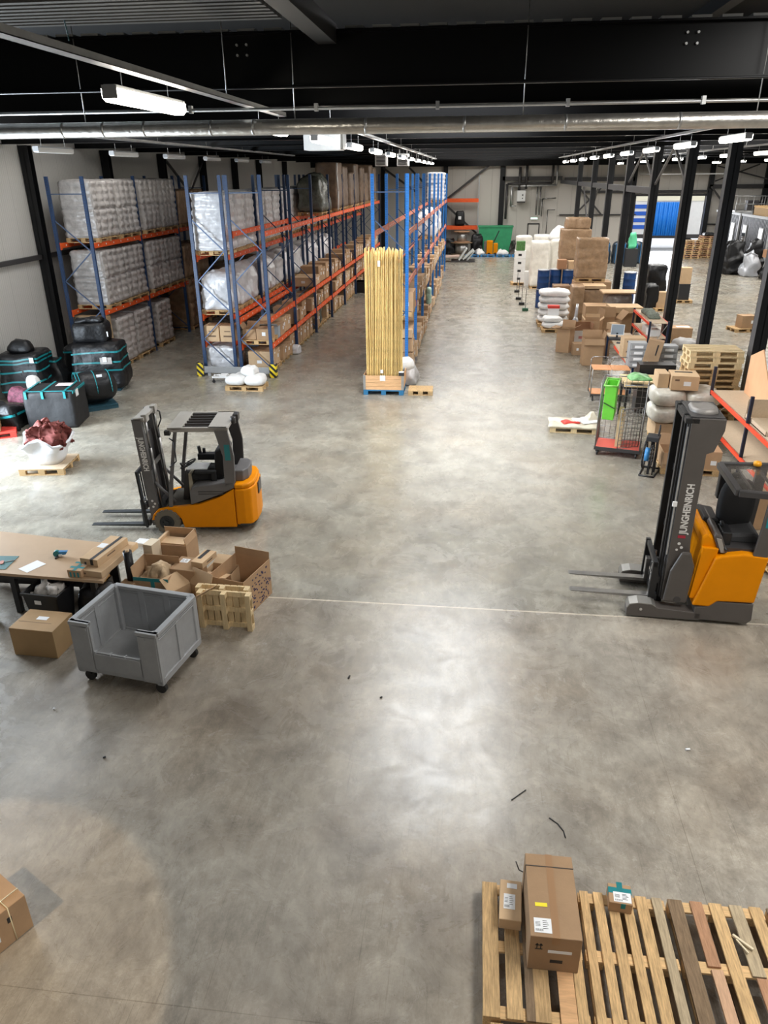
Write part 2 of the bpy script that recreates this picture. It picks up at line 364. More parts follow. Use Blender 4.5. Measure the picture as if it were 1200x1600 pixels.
def panel_mat(name, col, axis, pitch, seam):
    m = bpy.data.materials.new(name); m.use_nodes = True; N, L = nodes_of(m); b = N['Principled BSDF']
    tc = N.new('ShaderNodeTexCoord'); sx = N.new('ShaderNodeSeparateXYZ'); L.new(tc.outputs['Object'], sx.inputs[0])
    def wave(p, lim):
        a = N.new('ShaderNodeMath'); a.operation = 'PINGPONG'; a.inputs[1].default_value = p/2; L.new(sx.outputs[axis], a.inputs[0])
        d = N.new('ShaderNodeMapRange'); d.inputs['From Max'].default_value = lim; L.new(a.outputs[0], d.inputs[0]); return d.outputs[0]
    mul = N.new('ShaderNodeMath'); mul.operation = 'MULTIPLY'; L.new(wave(pitch, .012), mul.inputs[0]); L.new(wave(seam, .02), mul.inputs[1])
    cr = N.new('ShaderNodeValToRGB'); cr.color_ramp.elements[0].color = (*[c*.72 for c in col], 1); cr.color_ramp.elements[1].color = (*col, 1)
    L.new(mul.outputs[0], cr.inputs[0]); L.new(cr.outputs[0], b.inputs['Base Color']); b.inputs['Roughness'].default_value = .5
    bp = N.new('ShaderNodeBump'); bp.inputs['Strength'].default_value = .5; bp.inputs['Distance'].default_value = .02
    L.new(mul.outputs[0], bp.inputs['Height']); L.new(bp.outputs[0], b.inputs['Normal']); return m
pl = panel_mat('wall_panel_left', (.60, .585, .55), 1, .1, 1.0); pb = panel_mat('wall_panel_back', (.58, .55, .50), 0, 1.1, 1.1)
# left wall with a door opening off to the left of the picture
wl = MB(); wl.box(-14.3, -14.1, 17.2, 68.2, 0, 8.2).box(-14.3, -14.1, 11.0, 17.2, 4.4, 8.2).box(-14.3, -14.1, -8, 11.0, 0, 8.2)
struct(wl.build('wall_left', pl))
wb = MB(); wb.box(-14.3, 12.9, 68, 68.2, 0, 8.2).box(12.9, 18.4, 68, 68.2, 4.3, 8.2).box(18.4, 36, 68, 68.2, 0, 8.2)
struct(wb.build('wall_back', pb))
struct(MB().box(36, 36.2, -8, 68.2, 0, 8.2).build('wall_right', pl))
struct(MB().box(-14.3, 36.2, -8.2, -8, 0, 8.2).build('wall_front', pl))

# roof deck with openings for the roof lights
deckm = mat('dark_roof_deck', (.0022, .0022, .0024), .6, spec=.2)
holes = [(x-a/2, x+a/2, y-b/2, y+b/2) for x, y, a, b in SKY]
xs = sorted({-14.3, 36.2, *[h[0] for h in holes], *[h[1] for h in holes]}); ys = sorted({-8, 68.2, *[h[2] for h in holes], *[h[3] for h in holes]})
dk = MB()
for i in range(len(xs)-1):
    for j in range(len(ys)-1):
        cx, cy = (xs[i]+xs[i+1])/2, (ys[j]+ys[j+1])/2
        if not any(h[0] < cx < h[1] and h[2] < cy < h[3] for h in holes): dk.box(xs[i], xs[i+1], ys[j], ys[j+1], 7.86, 8.0)
for h in holes:   # kerbs
    dk.box(h[0]-.05, h[0], h[2], h[3], 7.8, 8.3).box(h[1], h[1]+.05, h[2], h[3], 7.8, 8.3).box(h[0], h[1], h[2]-.05, h[2], 7.8, 8.3).box(h[0], h[1], h[3], h[3]+.05, 7.8, 8.3)
struct(dk.build('ceiling', deckm))
for i, h in enumerate(holes):  # includes panes over the added fill lights
    struct(MB().box(h[0]-.05, h[1]+.05, h[2]-.05, h[3]+.05, 8.3, 8.34).build('window_%d' % (i+1), mat('rooflight_pane', (.8,.82,.85), .4, emit=((.93,.96,1), 0.7))))
# corrugated soffit sheet between the first two beams
rib = mat('ribbed_soffit_grey', (.09, .088, .082), .5)
rs = MB()
for k in range(8): rs.box(-9, -1.95, 7.2+k*.145, 7.2+k*.145+.08, 7.47, 7.53)
rs.box(-9, -1.95, 7.1, 8.38, 7.53, 7.55)
struct(rs.build('trim_1', rib))
# roof beams across the hall
bm_ = MB()
def ibeam(m, x0, x1, y, z0, z1, fl=.2, t=.018, web=.012):
    m.box(x0, x1, y-fl/2, y+fl/2, z0, z0+t); m.box(x0, x1, y-fl/2, y+fl/2, z1-t, z1); m.box(x0, x1, y-web/2, y+web/2, z0+t, z1-t)
beam_y = [-6.5, 3.6, 9.4, 12.05, 14.7, 17.4, 20.1, 23.0, 27.4, 32.5, 38.1, 43.3, 49.2, 56.2, 62]
for i, y in enumerate(beam_y):
    m = MB(); ibeam(m, -14.1, 36, y, 7.0, 7.53 if 9 < y < 10 else 7.72, .24)
    b_ = struct(m.build('trim_%d' % (i+2), steelc))
    if 9 < y < 10:     # bolted splice plates and pale blocks painting the light seen through the deck gaps
        f_ = MB()
        for cx in (-2.68, 2.15):
            for dx in (-.055, .055):
                for dz in (-.05, .05): f_.cyl((cx+dx, y-.006, 7.37+dz), (cx+dx, y-.035, 7.37+dz), .014, n=8)
        f_.build('bolt', galv, b_)
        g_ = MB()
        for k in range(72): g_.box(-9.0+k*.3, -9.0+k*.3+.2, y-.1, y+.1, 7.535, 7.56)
        g_.build('gap_light_block', mat('gap_light_grey', (.30,.30,.29), .8), b_)
# deep trimmer beam in front of the back wall
m = MB(); ibeam(m, -14.1, 36, 67.4, 6.65, 7.8, .3); struct(m.build('trim_20', steelc))
# lengthwise members
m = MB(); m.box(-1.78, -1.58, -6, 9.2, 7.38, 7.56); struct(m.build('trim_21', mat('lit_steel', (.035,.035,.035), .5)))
for i, x in enumerate((-9.5, 2.6, 6.8, 20)):
    m = MB(); m.box(x-.07, x+.07, 9.5, 67, 7.72, 7.86); struct(m.build('trim_%d' % (22+i), steelc))

# columns of the inner row
colY = [18.7, 23.0, 27.4, 32.5, 38.1, 43.3, 49.2, 56.2]
def hcol(x, y, z1, a=.30, d=.30):
    m = MB(); m.box(x-a/2, x+a/2, y-d/2, y-d/2+.02, 0, z1).box(x-a/2, x+a/2, y+d/2-.02, y+d/2, 0, z1).box(x-.008, x+.008, y-d/2, y+d/2, 0, z1)
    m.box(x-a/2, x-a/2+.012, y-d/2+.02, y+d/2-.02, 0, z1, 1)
    m.box(x-a/2-.05, x+a/2+.05, y-d/2-.05, y+d/2+.05, 0, .025)
    return m
for i, y in enumerate(colY): struct(hcol(6.8, y, 7.0).build('trim_%d' % (30+i), [steel, steelg]))  # grey left face: the lit side is put into the colour
m = MB(); m.box(6.7, 6.9, 32.6, 68, 5.3, 5.55); struct(m.build('trim_40', steelg))
m = MB()
for a, b in ((27.4, 32.5), (32.5, 38.1)):
    m.bar((6.8, a, 5.6), (6.8, (a+b)/2, 6.9), .07); m.bar((6.8, b, 5.6), (6.8, (a+b)/2, 6.9), .07)
struct(m.build('trim_41', grey))
m = MB(); m.bar((7.1, 49.4, 5.2), (7.1, 56, 1.0), .09); m.bar((7.1, 56, 5.2), (7.1, 49.4, 1.0), .09); struct(m.build('trim_42', greyd))
# left wall columns, rail, braces
lY = [23.9, 29.3, 34.7, 40, 45.4, 50.6, 57.5]
for i, y in enumerate(lY): struct(hcol(-13.93, y, 7.0, .3, .26).build('trim_%d' % (50+i), [steel, steel]))
m = MB(); m.box(-14.08, -13.96, 11, 60, 3.68, 3.82); struct(m.build('trim_60', greyd))
m = MB(); m.bar((-13.9, 34.8, 6.9), (-13.9, 40, 4.2), .09); m.bar((-13.9, 40.2, 6.9), (-13.9, 36, 4.2), .07); struct(m.build('trim_61', greyd))
# back wall steelwork
def wcol(x, n, w_=.36): struct(MB().box(x-w_/2, x+w_/2, 67.7, 67.98, 0, 6.7).build('trim_%d' % n, steel))
for i, (x, w_) in enumerate(((-8, .36), (-2.75, .36), (1.95, .42), (12.6, .3), (18.6, .36), (22.9, .42), (25.0, .5), (30, .4))): wcol(x, 70+i, w_)
m = MB(); m.bar((-2.9, 67.6, 3.96), (.8, 67.6, 6.7), .16); m.bar((-2.9, 67.6, 3.9), (.3, 67.6, 1.2), .16)
m.bar((-8, 67.6, 6.6), (-5, 67.6, 4.6), .16); m.bar((-2.9, 67.6, 3.9), (-5.8, 67.6, 6.6), .16)
struct(m.build('trim_80', greyd))
m = MB(); m.box(1.95, 6.8, 67.7, 67.9, 5.55, 5.85); m.box(6.8, 13, 67.75, 67.9, 2.85, 2.95); m.box(8.5, 18.5, 67.7, 67.9, 4.55, 4.75); m.box(18.5, 35, 67.7, 67.9, 4.85, 5.15); m.box(18.5, 35, 67.8, 67.9, 2.1, 2.2); m.box(7, 12.6, 67.7, 67.9, 5.45, 5.75)
struct(m.build('trim_81', greyd))
m = MB(); m.bar((18.6, 67.6, 5.0), (21.2, 67.6, 2.2), .13); m.bar((18.9, 67.6, .6), (21.4, 67.6, 2.2), .13); m.bar((21, 67.6, 2.4), (24.6, 67.6, 5.6), .13); m.bar((26.5, 67.6, 1.0), (28.5, 67.6, 4.8), .13); m.bar((8.0, 67.6, 2.9), (10.2, 67.6, 5.2), .13); m.bar((8.0, 67.6, 5.2), (10.2, 67.6, 2.9), .13)
m.bar((18.8, 67.5, 6.5), (24.5, 67.5, 5.1), .1); m.bar((18.8, 67.5, 5.4), (22, 67.5, 6.6), .1)
struct(m.build('trim_82', greyd))
# dock door frame and raised sectional door
m = MB(); m.box(12.75, 12.9, 67.9, 68.2, 0, 4.4).box(18.4, 18.55, 67.9, 68.2, 0, 4.4).box(12.75, 18.55, 67.9, 68.2, 4.3, 4.45)
struct(m.build('door_1', greyd))
m = MB(); m.box(12.9, 18.4, 63.5, 67.7, 5.9, 5.98); struct(m.build('door_2', white))
for s in (13.0, 18.3): pass
# exit door in the back wall
d3 = struct(MB().box(4.25, 4.33, 67.9, 68, 0, 2.2).box(5.17, 5.25, 67.9, 68, 0, 2.2).box(4.25, 5.25, 67.9, 68, 2.15, 2.25).build('door_3', greyd))
MB().box(4.33, 5.17, 67.94, 67.99, 0, 2.15).build('door_leaf', pb, d3)
t = thing('exit_sign', 'small lit pale green exit sign above the narrow door in the back wall', 'sign', (4.75, 67.85, 2.55))
MB().box(-.3, .3, -.04, .04, 0, .16).build('housing', white, t); MB().box(-.26, .26, -.06, -.041, .02, .14).build('lit_face', mat('exit_green', (.5,.9,.7), .5, emit=((.5,1,.75), 2.5)), t)

# ------------------------------------------------------------------ lamps
def lamp_proto(lit):
    hm = MB(); hm.prism([(-.06,0),(.06,0),(.045,.05),(-.045,.05)], -.75, .75)
    for y in (-.76, .75): hm.box(-.062, .062, y, y+.012, -.05, .045)
    dm = MB(); dm.prism([(-.075,.02),(-.072,-.045),(-.045,-.075),(.045,-.075),(.072,-.045),(.075,.02)], -.745, .745)
    return hm.mesh('housing', bingrey), dm.mesh('diffuser', glow if lit else off)
PR = {k: lamp_proto(k) for k in (True, False)}
rodm = MB(); rodm.cyl((0,-.5,.05), (0,-.5,.22), .004, n=5).cyl((0,.5,.05), (0,.5,.22), .004, n=5)
rod = rodm.mesh('hanger', galv)
def lamp(x, y, label, group, lit=True, z=6.66):
    t = thing('tube_lamp', label, 'lamp', (x, y, z), 0, group)
    obj('housing', PR[lit][0], t); obj('diffuser', PR[lit][1], t); obj('hanger', rod, t)
for i in range(12):
    y = 7.2 if i == 0 else 6.85+3.61*i
    lamp(-2.95 if i == 0 else -2.7, y, ('long lit tube lamp nearest the camera, under the ceiling at upper left' if i == 0 else '%s lit tube lamp from the camera in the row left of the aisle' % ORD[i]), 'tube lamps left of the aisle', z=6.72 if i == 0 else 6.66)
for i in range(9): lamp(4.6, 15.7+3.64*i, '%s lit tube lamp from the camera in the row right of the aisle' % ORD[i], 'tube lamps right of the aisle')
for i in range(9): lamp(9.3, 24.5+3.9*i, '%s lit tube lamp from the camera in the row beyond the dark columns' % ORD[i], 'tube lamps beyond the columns')
for i in range(5): lamp(15.5, 36+5*i, '%s lit tube lamp from the camera in the far right hall row' % ORD[i], 'tube lamps in the right hall')
for i in range(6): lamp(-9.4, 17.3+3.6*i, '%s unlit white tube lamp from the left edge in the row over the left racks' % ORD[i], 'unlit tube lamps over the left racks', False)
def tray(x, y0, y1, label, z=6.88, w_=.11, hgt=.05):
    t = thing('cable_tray', label, 'cable tray', (x, y0, z)); L_ = y1-y0
    MB().box(-w_/2, w_/2, 0, L_, 0, .006).box(-w_/2, -w_/2+.005, 0, L_, 0, hgt).box(w_/2-.005, w_/2, 0, L_, 0, hgt).build('channel', galv, t)
    k = .4
    while k < L_: MB().cyl((0, k, hgt), (0, k, 7.86-z), .006, n=5).build('suspension_rod', galv, t); k += 4.2
tray(-2.75, 4.3, 11.4, 'galvanised cable tray running diagonally above the nearest lit lamp', 6.84)
tray(-2.55, 13.6, 48, 'galvanised cable tray above the lamp row left of the aisle')
tray(4.75, 13.5, 50, 'galvanised cable tray above the lamp row right of the aisle', 6.9)
tray(9.45, 22, 60, 'galvanised cable tray above the lamps beyond the dark columns')
tray(-9.2, 14, 40, 'pale cable tray above the unlit lamps over the left racks', 6.95, .16, .06)

# foil wrapped duct across the picture and pipes above it
t = thing('insulated_duct', 'long silver foil wrapped duct running across under the near ceiling beams', 'duct', (0, 9.3, 6.6))
MB().cyl((-9.5, 0, 0), (10, 0, 0), .082, n=18).build('foil_sleeve', alu, t)
for x in (-4.9,-4.4,-3.9,-3.1,-2.6,-1.3,-.2,.9,2.1,3.2,3.9,5.0):
    MB().cyl((x, 0, 0), (x+.03, 0, 0), .0835, n=18).build('band', galv, t)
for x in (-4.6, -2.1, .45, 2.9, 5.3): MB().cyl((x, 0, .08), (x, 0, 1.26), .006, n=5).build('hanger_rod', galv, t)
t = thing('conduit_pipe', 'thin grey conduit running across just above the foil duct', 'pipe', (0, 9.55, 6.80))
MB().cyl((-9.5, 0, 0), (10, 0, 0), .018, n=8).build('tube', galv, t)
for x in (-3.4,-1.9,-.5,.95,2.4,3.5): MB().box(x-.02, x+.02, -.03, .03, -.03, .05).build('clip', galv, t)
MB().cyl((3.9, 0, .02), (3.9, 0, 1.06), .006, n=5).build('hanger_rod', galv, t)
tag(MB().cyl((-9.5, 9.15, 6.98), (10, 9.15, 6.98), .012, n=8).build('sprinkler_pipe', steel), 'thin dark pipe under the first big ceiling beam', 'pipe')
# loose cords hanging from the beams
def cord(pts, label, r=.006, m=black): tag(MB().tube(pts, r).build('hanging_cord', m), label, 'cord')
cord([(3.55,8.6,7.85),(3.5,8.6,7.62),(3.46,8.6,7.5),(3.5,8.6,7.42),(3.42,8.6,7.3)], 'frayed dark cord hanging from the ceiling at upper right', .008, mat('dark_teal_cord', (.01,.05,.06), .6))
cord([(-4.05,8,7.75),(-4.0,8,7.35),(-4.0,8,7.3)], 'short dark cord hanging near the ceiling at upper left', .007, mat('dark_teal_cord', (.01,.05,.06), .6))
# ceiling heaters
def heater(x, y, wx, hz, label, z=6.62):
    t = thing('ceiling_heater', label, 'heater', (x, y, z))
    MB().box(-wx/2, wx/2, -.25, .25, 0, hz).build('casing', white, t, bev=.01)
    m = MB()
    for k in range(7): m.box(-wx/2+.06, wx/2-.06, -.28, -.251, .05+k*(hz-.1)/7, .05+k*(hz-.1)/7+.03)
    m.build('louvre', greyd, t)
    MB().cyl((-wx/3,0,hz),(-wx/3,0,7.86-z), .01, n=5).cyl((wx/3,0,hz),(wx/3,0,7.86-z), .01, n=5).build('suspension_rod', galv, t)
t = thing('ceiling_heater', 'large white box heater hanging from the ceiling beside the left lamp row', 'heater', (-3.6, 19.0, 6.62))
MB().box(-.45, .40, -.3, .3, 0, .36).build('casing', white, t, bev=.012); MB().box(.41, .46, -.25, .25, .02, .34).build('end_cap', galv, t)
MB().cyl((-.3,0,.36),(-.3,0,1.24), .01, n=5).cyl((.3,0,.36),(.3,0,1.24), .01, n=5).build('suspension_rod', galv, t)
heater(-4.2, 35, .5, .48, 'small white louvred heater, left one of two over the middle rack', 6.42)
heater(-3.3, 35.4, .5, .48, 'small white louvred heater, right one of two over the middle rack', 6.42)
# ------------------------------------------------------------------ yellow three-wheel forklift (forward is local -x)
def wheel(m, c, r, w_, axis=(0,1,0), hub=.55, n=28):
    c = Vector(c); a = Vector(axis)
    m.cyl(c-a*w_/2, c+a*w_/2, r*.93, n=n)
    m.cyl(c-a*w_*.38, c+a*w_*.38, r*.98, n=n)
    if r > .2:
        for k in range(16):
            t_ = 2*PI*k/16; p = c+Vector((math.cos(t_), 0, math.sin(t_)))*r*.96; m.bar(p-a*w_*.44, p+a*w_*.44, .05, .035, 0, Vector((math.cos(t_), 0, math.sin(t_))))
    return m
def forklift():
    t = thing('forklift', 'yellow and grey counterbalance forklift with lowered forks pointing left', 'forklift', (-5.575, 12.466, 0), math.radians(7))
    # chassis: long yellow side skirts sweeping up to the rear
    side = [(.30,.10),(1.28,.10),(1.28,.86),(1.0,.70),(.6,.56),(.2,.52),(.02,.50),(-.16,.46),(-.26,.36),(-.29,.26),(-.24,.26),(-.20,.34),(-.10,.42),(.06,.43),(.18,.38),(.26,.28),(.28,.18)]
    m = MB()
    m.prism(side, -.53, -.44).prism(side, .44, .53)
    m.build('chassis', yellow, t, bev=.008)
    m = MB().box(.12, 1.3, -.44, .44, .12, .46); m.build('chassis_tub', greyd, t)
    MB().prism([(-.02,.46),(.46,.46),(.46,.50),(-.02,.50)], -.44, .44).build('floor_plate', mat('floor_mat_rubber', (.09,.08,.065), .8), t)
    # counterweight with rounded back
    m = MB(); pts = [(1.29,-.53),(1.46,-.53),(1.58,-.47),(1.65,-.30),(1.67,0),(1.65,.30),(1.58,.47),(1.46,.53),(1.29,.53)]
    m.prism(pts, .14, .86, axis='z'); m.prism([(a-.02 if a > 1.3 else a, b*.97) for a, b in pts], .86, .95, axis='z')
    m.build('counterweight', yellow, t, bev=.03)
    MB().box(1.35, 1.6, -.534, -.528, .14, .17).build('lower_edge', greyd, t)
    m = MB(); m.prism([(1.28,-.34),(1.44,-.33),(1.52,-.2),(1.54,0),(1.52,.2),(1.44,.33),(1.28,.34)], .95, 1.16, axis='z'); m.build('rear_cover', grey, t, bev=.02)
    MB().box(1.64, 1.68, -.15, .15, .62, .84).build('tow_recess', greyd, t)
    # battery and seat hood
    m = MB(); m.prism([(.46,.54),(.62,.60),(1.0,.74),(1.30,.88),(1.30,1.0),(.62,.92),(.50,.88),(.46,.80)], -.50, .50); m.build('battery_hood', grey, t, bev=.02)
    m = MB(); m.box(.62, 1.1, -.505, -.499, .80, .82).box(.62, 1.1, -.505, -.499, .755, .775); m.build('hood_groove', greyd, t)
    s = MB().prism([(.48,.95),(1.02,.93),(1.04,1.08),(.56,1.12),(.46,1.06)], -.27, .27).build('seat', seatm, t, bev=.03)
    MB().prism([(.90,1.04),(1.10,1.00),(1.18,1.54),(1.06,1.58),(.94,1.52)], -.27, .27).build('seat_backrest', seatm, t, bev=.04)
    MB().box(.55, .95, -.36, -.27, 1.10, 1.16).box(.85, .95, -.35, -.29, .95, 1.12).build('armrest', seatm, t, bev=.02)
    MB().box(.48, .86, .28, .44, 1.14, 1.26).cyl((.52,.36,1.26),(.50,.36,1.40),.035).cyl((.60,.36,1.26),(.60,.36,1.36),.03).build('joystick_console', black, t, bev=.01)
    MB().box(.40, .78, -.28, .05, 1.165, 1.18).build('paper_sheet', paper, t)
    MB().prism([(.22,.50),(.34,.50),(.42,1.02),(.32,1.08)], -.14, .14).build('steering_console', greyd, t, bev=.02)
    MB().prism([(.38,.62),(.46,.62),(.46,1.05),(.40,1.05)], -.2, .08).build('document_board', mat('beige_card', (.45,.40,.30), .7), t)
    wh = MB(); M = Matrix.Translation((.38,-.06,1.20)) @ Matrix.Rotation(math.radians(-28), 4, 'Y')
    k = 20; vs = []; 
    ring = [tuple(M @ Vector((.16*math.cos(2*PI*i/k), .16*math.sin(2*PI*i/k), 0))) for i in range(k+1)]
    wh.tube(ring, .013, 6).cyl(M @ Vector((0,0,-.10)), M @ Vector((0,0,.015)), .04)
    for a in (0, 2.1, 4.2): wh.cyl(M @ Vector((0,0,0)), M @ Vector((.155*math.cos(a), .155*math.sin(a), 0)), .012, n=6)
    wh.cyl(M @ Vector((-.12,0,.0)), M @ Vector((-.12,0,.08)), .02)
    wh.build('steering_wheel', black, t)
    # wheels
    for y in (-.50, .50):
        a = wheel(MB(), (0,y,.235), .235, .17).build('front_wheel', mat('dusty_rubber', (.14,.12,.09), .8, bump=(30,.2)), t)
        q = MB(); sgn = -1 if y < 0 else 1
        q.cyl((0,y+sgn*.06,.235),(0,y+sgn*.096,.235), .135, n=20)
        for i in range(6): q.cyl((.07*math.cos(i*PI/3), y+sgn*.094, .235+.07*math.sin(i*PI/3)), (.07*math.cos(i*PI/3), y+sgn*.112, .235+.07*math.sin(i*PI/3)), .014, n=6)
        q.cyl((0,y+sgn*.094,.235),(0,y+sgn*.118,.235), .04); q.build('rim', black, a)
    for y in (-.12, .12): wheel(MB(), (1.46,y,.19), .19, .15).build('rear_wheel', rubber, t)
    # mast, leaning with the vehicle
    K = Matrix.Translation((-.23,0,.10)) @ Matrix.Rotation(math.radians(-3.0), 4, 'Y')
    def mb(*boxes):
        q = MB()
        for b in boxes: q.box(*b, M=K)
        return q
    for s_ in (-1, 1):
        y0, y1 = sorted((s_*.33, s_*.40))
        yo0, yo1 = sorted((s_*.395, s_*.41))
        mb((-.10,.07,yo0,yo1,0,2.08),(-.10,-.075,y0,y1,0,2.08),(.05,.07,y0,y1,0,2.08)).build('outer_mast_rail', grey, t)
        y2, y3 = sorted((s_*.26, s_*.325))
        mb((-.085,.06,y2,y3,.05,2.04),).build('inner_mast_rail', greyd, t)
        q = MB().cyl(K @ Vector((.10, s_*.29, .1)), K @ Vector((.10, s_*.29, 1.5)), .032).cyl(K @ Vector((.10, s_*.29, 1.5)), K @ Vector((.10, s_*.29, 2.0)), .02)
        q.build('lift_cylinder', metal, t)
        MB().cyl(K @ Vector((.08, s_*.36, .85)), (.15, s_*.36, .55), .028).build('tilt_cylinder', grey, t)
        MB().cyl(K @ Vector((-.02, s_*.12, .3)), K @ Vector((-.02, s_*.12, 1.98)), .012, n=6).build('lift_chain', metal, t)
    mb((-.06,.12,-.41,.41,2.04,2.10),(.06,.16,-.36,-.2,2.0,2.14),(.06,.16,.2,.36,2.0,2.14)).build('mast_head', mat('dusty_grey', (.33,.31,.28), .6), t, bev=.01)
    mb((.06,.08,-.40,.40,1.1,1.2),(.06,.08,-.40,.40,.3,.42),(-.02,.0,-.26,.26,.15,1.7)).build('mast_cross_tie', greyd, t)
    hs = [K @ Vector((.12,.3,2.05)), K @ Vector((.2,.31,2.0)), K @ Vector((.2,.31,1.85)), K @ Vector((.12,.3,1.7)), K @ Vector((.1,.3,.6))]
    MB().tube(hs, .014).build('hydraulic_hose', black, t)
    # carriage and load backrest
    mb((-.17,-.12,-.46,.46,.02,.14),(-.17,-.12,-.46,.46,.36,.46)).build('fork_carriage', greyd, t)
    q = mb((-.20,-.16,-.50,-.44,.0,1.05),(-.20,-.16,.44,.50,.0,1.05),(-.20,-.16,-.50,.50,1.05,1.12))
    for i in range(8): q.box(-.195, -.17, -.40+i*.11, -.385+i*.11, .45, 1.06, M=K)
    q.build('load_backrest', black, t)
    mb((-.21,-.155,-.47,-.33,.50,.56)).build('bright_plate', galv, t)
    for y in (-.32, .26):
        q = MB(); q.prism([(-.48,.06),(-1.50,.085),(-1.50,.10),(-.48,.115)], y-.055, y+.055); q.box(-.52, -.47, y-.055, y+.055, .06, .60); q.build('fork', forkm, t, bev=.004)
    # overhead guard
    for s_ in (-.47, .47):
        MB().bar((.08,s_,.50),(.14,s_,1.0),.05,.07).bar((.14,s_,.98),(.34,s_,2.0),.05,.06).build('front_post', grey, t)
        MB().prism([(1.12,.90),(1.32,.98),(1.34,1.5),(1.26,2.0),(1.02,2.0),(1.14,1.5)], s_-.03, s_+.03).build('rear_post', greyd if s_ > 0 else grey, t, bev=.01)
    dust = mat('dusty_grey', (.33,.31,.28), .6)
    MB().box(.24, 1.26, -.50, -.44, 1.96, 2.04).box(.24, 1.26, .44, .50, 1.96, 2.04).box(.20, .46, -.50, .50, 1.99, 2.045).box(.92, 1.28, -.50, .50, 1.99, 2.04).build('guard_roof', dust, t, bev=.008)
    for i in range(6): MB().box(.44, .94, -.40+i*.155, -.372+i*.155, 1.985, 2.035).build('roof_bar', greyd, t)
    MB().box(.14,.24,-.50,-.40,1.90,1.98).build('front_work_light', black, t); MB().box(.14,.24,.40,.50,1.90,1.98).build('front_work_light', black, t)
    MB().box(1.26,1.36,.1,.28,1.97,2.10).build('rear_camera', greyd, t, bev=.01); MB().cyl((1.31,-.1,2.0),(1.31,-.1,2.12),.05).build('rear_beacon', greyd, t)
    MB().tube([(.22,-.50,1.85),(.30,-.52,1.80),(.30,-.52,1.42),(.16,-.50,1.30)], .012).build('grab_handle', black, t)
    MB().box(1.18, 1.28, -.505, -.501, 1.42, 1.72).build('teal_sticker', teal, t)
    # mast lettering on the near outer rail, reading top to bottom
    lw = mat('lettering_pale', (.75,.74,.72), .5)
    M2 = K @ Matrix.Translation((-.05,-.412,1.74)) @ Matrix(((0,1,0,0),(0,0,-1,0),(-1,0,0,0),(0,0,0,1)))
    text(t, 'JUNGHEINRICH', .135, M2, lw, bold=.004, sx=.68)
    q = MB()
    for dz, dx in ((.50,-.02),(.44,.02),(.38,-.02)): q.cyl(K @ Vector((dx,-.411,dz)), K @ Vector((dx,-.414,dz)), .022, n=12)
    q.build('round_decal', lw, t)
forklift()

